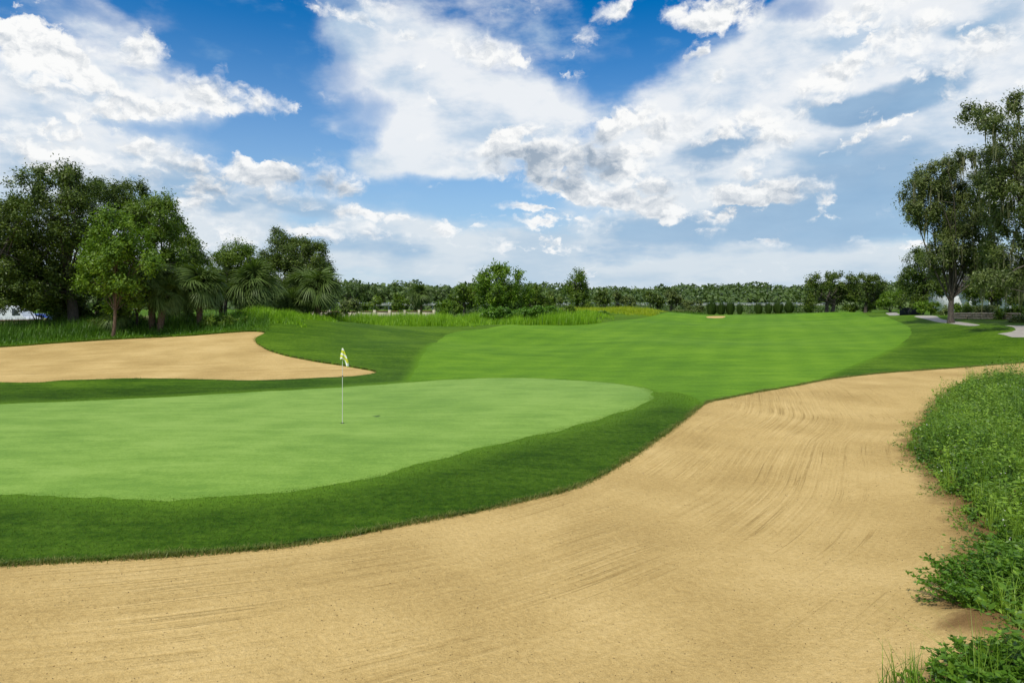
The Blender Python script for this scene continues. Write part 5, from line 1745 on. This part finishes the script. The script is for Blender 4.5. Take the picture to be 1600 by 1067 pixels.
def weeds():
    """Leafy weed bank on the right: stems with leaves, grass blades, small white flowers."""
    rng = np.random.default_rng(73)
    n = 8000
    yy = rng.uniform(5.0, 27.5, n * 4); xx = rng.uniform(2.5, 22, n * 4)
    keep = inside(weed_poly, xx, yy) & (xx < 1.05 * yy + 2.5)
    keep &= (xx < 0.80 * yy + 1.0) | (rng.random(len(xx)) < 0.55)
    w = np.clip(14.0 / yy, 0.3, 1) > rng.random(len(xx))
    xx, yy = xx[keep & w][:n], yy[keep & w][:n]
    d = sdf(weed_poly, xx, yy)
    gap = np.abs(yy - 8.35) < 0.35          # bare earth between the bank and the nearest clumps
    keep = ~(gap & (d < 1.2)) & ((d > 0.25) | (rng.random(len(d)) < 0.45 + 0.45 * np.sin(yy * 2.3) * np.sin(xx * 3.1)))
    xx, yy, d = xx[keep], yy[keep], d[keep]
    m = len(xx)
    mound = 0.5 + 0.5 * np.sin(xx * 1.9 + 1.3 * np.sin(yy * 0.8)) * np.sin(yy * 1.15 + 0.7 * np.sin(xx * 1.4))
    hp = (0.14 + 0.40 * np.clip(d / 1.1, 0, 1)) * rng.uniform(0.55, 1.25, m) * (0.55 + 0.85 * mound)
    zz = sand_z(xx, yy)
    lb = Bag(); sb = Bag(); fb = Bag()
    ns = 3
    a = rng.uniform(0, 6.283, (m, ns)); ln = rng.uniform(0.15, 0.75, (m, ns))
    hs = hp[:, None] * rng.uniform(0.6, 1.1, (m, ns))
    dirx, diry = np.cos(a) * ln, np.sin(a) * ln
    nl = 8
    s = rng.uniform(0.12, 1.0, (m, ns, nl))
    px_ = xx[:, None, None] + dirx[..., None] * hs[..., None] * s + rng.normal(size=s.shape) * 0.02
    py_ = yy[:, None, None] + diry[..., None] * hs[..., None] * s + rng.normal(size=s.shape) * 0.02
    pz_ = zz[:, None, None] + hs[..., None] * s * (1 - 0.25 * s * ln[..., None])
    P = np.stack([px_, py_, pz_], -1).reshape(-1, 3)
    D = rng.normal(size=P.shape) * np.array([1, 1, 0.35]) + np.array([0, 0, 0.15])
    near = np.clip((10.0 - P[:, 1]) / 3.0, 0, 1)
    size = rng.uniform(0.042, 0.092, len(P)) * (1 + 0.5 * near)
    V, F = leaves(P, D, size, 0.5, rng, np.tile([0.0, -0.2, 1.0], (len(P), 1)), 0.9)
    ptone = rng.normal(size=m) * 0.14 + 0.30 * np.sin(xx * 1.3 + yy * 0.75 + np.sin(yy)) * np.sin(yy * 0.9 - xx * 0.6) + 0.25 * (mound - 0.5)
    tn = np.clip(0.45 + ptone[:, None, None] + rng.normal(size=s.shape) * 0.2, 0, 1).ravel()
    lb.add(V, F, tn)
    # stems as thin blades
    V, F = blades(m * ns, np.repeat(np.c_[xx, yy, zz], ns, 0), hs.ravel(), 0.004, rng, 0.5, seg=2)
    lb.add(V, F, np.full(len(F), 0.35))
    # grass among the weeds
    k = rng.choice(m, 9000)
    gx, gy = xx[k] + rng.normal(size=9000) * 0.15, yy[k] + rng.normal(size=9000) * 0.15
    V, F = blades(9000, np.c_[gx, gy, sand_z(gx, gy)], hp[k] * rng.uniform(0.8, 2.2, 9000), 0.0045, rng, 0.6, seg=3)
    lb.add(V, F, np.clip(rng.normal(0.65, 0.2, len(F)), 0, 1))
    # tufts of long bright grass, some dry, and stray plants out on the sand
    tuft = rng.choice(m, 300, replace=False)
    for j in tuft:
        nb = 34
        P3 = np.c_[xx[j] + rng.normal(size=nb) * 0.06, yy[j] + rng.normal(size=nb) * 0.06, np.full(nb, zz[j])]
        V, F = blades(nb, P3, rng.uniform(0.35, 0.95) * rng.uniform(0.6, 1.1, nb), 0.005, rng, 0.55, seg=3)
        lb.add(V, F, np.full(len(F), np.clip(rng.normal(0.85, 0.12), 0, 1)))
    k2 = np.where(d < 0.35)[0]
    k2 = rng.choice(k2, min(170, len(k2)), replace=False)
    for j in k2:
        gx, gy = xx[j] - rng.uniform(0.1, 0.5), yy[j] + rng.normal() * 0.15
        gz = float(sand_z(np.array([gx]), np.array([gy]))[0])
        nb = 26
        pp = np.array([gx, gy, gz]) + np.abs(rng.normal(size=(nb, 3))) * np.array([0.0, 0.0, 0.05]) + rng.normal(size=(nb, 3)) * np.array([0.08, 0.08, 0.0])
        V, F = leaves(pp, rng.normal(size=(nb, 3)) * np.array([1, 1, 0.3]), rng.uniform(0.03, 0.07, nb), 0.4, rng, np.tile([0.0, 0, 1.0], (nb, 1)), 1.0)
        lb.add(V, F, np.clip(rng.normal(0.5, 0.25, nb), 0, 1))
    big = rng.choice(m, 900, replace=False)
    big = big[d[big] > 0.15]
    for j in big:
        H_ = rng.uniform(0.35, 1.0) * (0.6 + 0.5 * min(1.0, d[j])) * (0.7 + 0.6 * mound[j])
        btone = 0.6 + 0.28 * math.sin(xx[j] * 1.7 + 2 * math.sin(yy[j] * 0.9))
        for st in range(rng.integers(2, 5)):
            aa = rng.uniform(0, 6.283); lean_ = rng.uniform(0.1, 0.55)
            ss = np.linspace(0.15, 1, 9)
            c = np.c_[xx[j] + math.cos(aa) * lean_ * H_ * ss, yy[j] + math.sin(aa) * lean_ * H_ * ss, zz[j] + H_ * ss * (1 - 0.2 * ss * lean_)]
            ph = np.arange(9) * 2.4 + aa
            DD = np.c_[np.cos(ph), np.sin(ph), np.full(9, 0.3)] + rng.normal(size=(9, 3)) * 0.3
            c2 = np.vstack([c, c]); D2 = np.vstack([DD, -DD * np.array([1, 1, -1])])
            V, F = leaves(c2, D2, rng.uniform(0.05, 0.11) * rng.uniform(0.7, 1.2, 18), 0.42, rng, np.tile([0.0, 0, 1.0], (18, 1)), 1.2)
            lb.add(V, F, np.clip(rng.normal(btone, 0.14) + rng.normal(size=18) * 0.12, 0, 1))
    o = lb.build('weed_bank', L_WEED); tag(o, 'bank of leafy green weeds along the right of the sand', 'weeds', kind='stuff')
    # flowers
    k = rng.choice(len(P), 1500)
    hi = P[k][:, 1] > 9.0
    Q = P[k][hi] + np.array([0, 0, 0.05])
    for r in range(3):
        V, F = leaves(Q, rng.normal(size=Q.shape) * np.array([1, 1, 0.3]) + np.array([0, 0, 0.4]), rng.uniform(0.014, 0.026, len(Q)), 0.8, rng)
        fb.add(V, F)
    o = fb.build('weed_flowers', L_FLOWER); tag(o, 'tiny white flowers scattered over the weed bank', 'flowers', kind='stuff')


weeds()


def leafy_clump(u, v, radius, height, n_st, leaf, label, seed, blades_n=0, blade_h=0.5):
    rng = np.random.default_rng(seed)
    gx, gy = ground_at(u, v)
    gz = float(sand_z(np.array([gx]), np.array([gy]))[0])
    root = empty('leafy_weed', (gx, gy, gz), label, 'weed', 'leafy weeds in the foreground')
    st, lb = Bag(), Bag()
    for i in range(n_st):
        a = rng.uniform(0, 6.283); r = radius * math.sqrt(rng.uniform(0, 1))
        p0 = np.array([gx + math.cos(a) * r * 0.55, gy + math.sin(a) * r * 0.55, 0]); p0[2] = float(sand_z(p0[:1], p0[1:2])[0]) - 0.02
        h = height * rng.uniform(0.55, 1.1) * (1 - 0.35 * r / radius)
        p1 = p0 + np.array([math.cos(a) * r * 0.7, math.sin(a) * r * 0.7, h])
        B = bend(p0, p1, 0.1, rng, 6)
        st.add(*tube_arrays(B, np.linspace(0.005, 0.002, 6), 4))
        for s in np.linspace(0.25, 1.0, 7):
            c = np.array([np.interp(s, np.linspace(0, 1, 6), B[:, q]) for q in range(3)])
            m = 5 if s > 0.6 else 3
            aa = rng.uniform(0, 6.283) + np.arange(m) * 6.283 / m
            D = np.c_[np.cos(aa), np.sin(aa), np.full(m, 0.25)] + rng.normal(size=(m, 3)) * 0.25
            V, F = leaves(np.repeat(c[None], m, 0), D, leaf * rng.uniform(0.7, 1.2, m), 0.48, rng)
            lb.add(V, F, np.clip(rng.normal(0.5, 0.2, m), 0, 1))
    st.build('stems', L_CLUMP, root)
    lb.build('leaves', L_CLUMP, root)
    if blades_n:
        q = rng.normal(size=(blades_n, 2)) * radius * 0.45
        gxx, gyy = gx - radius * 0.5 + q[:, 0], gy + q[:, 1]
        V, F = blades(blades_n, np.c_[gxx, gyy, sand_z(gxx, gyy)], blade_h * rng.uniform(0.5, 1.15, blades_n), 0.006, rng, 0.55, seg=4)
        bb = Bag(); bb.add(V, F, np.clip(rng.normal(0.6, 0.2, len(F)), 0, 1))
        bb.build('blades', L_WEED, root)
    return root


leafy_clump(1545, 935, 0.62, 0.48, 150, 0.058, 'broad leaved weed spilling over the earth mound at the right edge', 401)
leafy_clump(1600, 915, 0.6, 0.5, 140, 0.058, 'broad leaved weed cut by the right edge behind the mound', 402)
leafy_clump(1575, 1075, 0.5, 0.36, 140, 0.058, 'broad leaved weed in the bottom right corner', 403)
leafy_clump(1470, 1078, 0.34, 0.16, 18, 0.06, 'tuft of long grass blades at the bottom edge of the sand', 404, blades_n=90, blade_h=0.42)


def litter():
    """Crumbs of bark and dry leaf on the sand."""
    rng = np.random.default_rng(75)
    n = 5200
    y = 6.0 + 26 * rng.uniform(0, 1, n) ** 2.0
    x = (rng.uniform(-60, 1500, n) - 800) / FPX * y
    d = np.where(inside(bunker_near, x, y), 1, 0)
    keep = d > 0
    x, y = x[keep], y[keep]
    P = np.c_[x, y, sand_z(x, y) + 0.006]
    V, F = leaves(P, rng.normal(size=P.shape) * np.array([1, 1, 0.25]), rng.uniform(0.006, 0.026, len(P)) * (0.7 + y * 0.02), 0.5, rng)
    b = Bag(); b.add(V, F, rng.random(len(F)))
    o = b.build('sand_litter', M_MULCH); tag(o, 'scattered dark crumbs of bark lying on the raked sand', 'litter', kind='stuff')


litter()
scene.cycles.max_bounces = 6
scene.cycles.diffuse_bounces = 3
scene.cycles.transmission_bounces = 4
scene.cycles.transparent_max_bounces = 4
scene.cycles.use_denoising = True
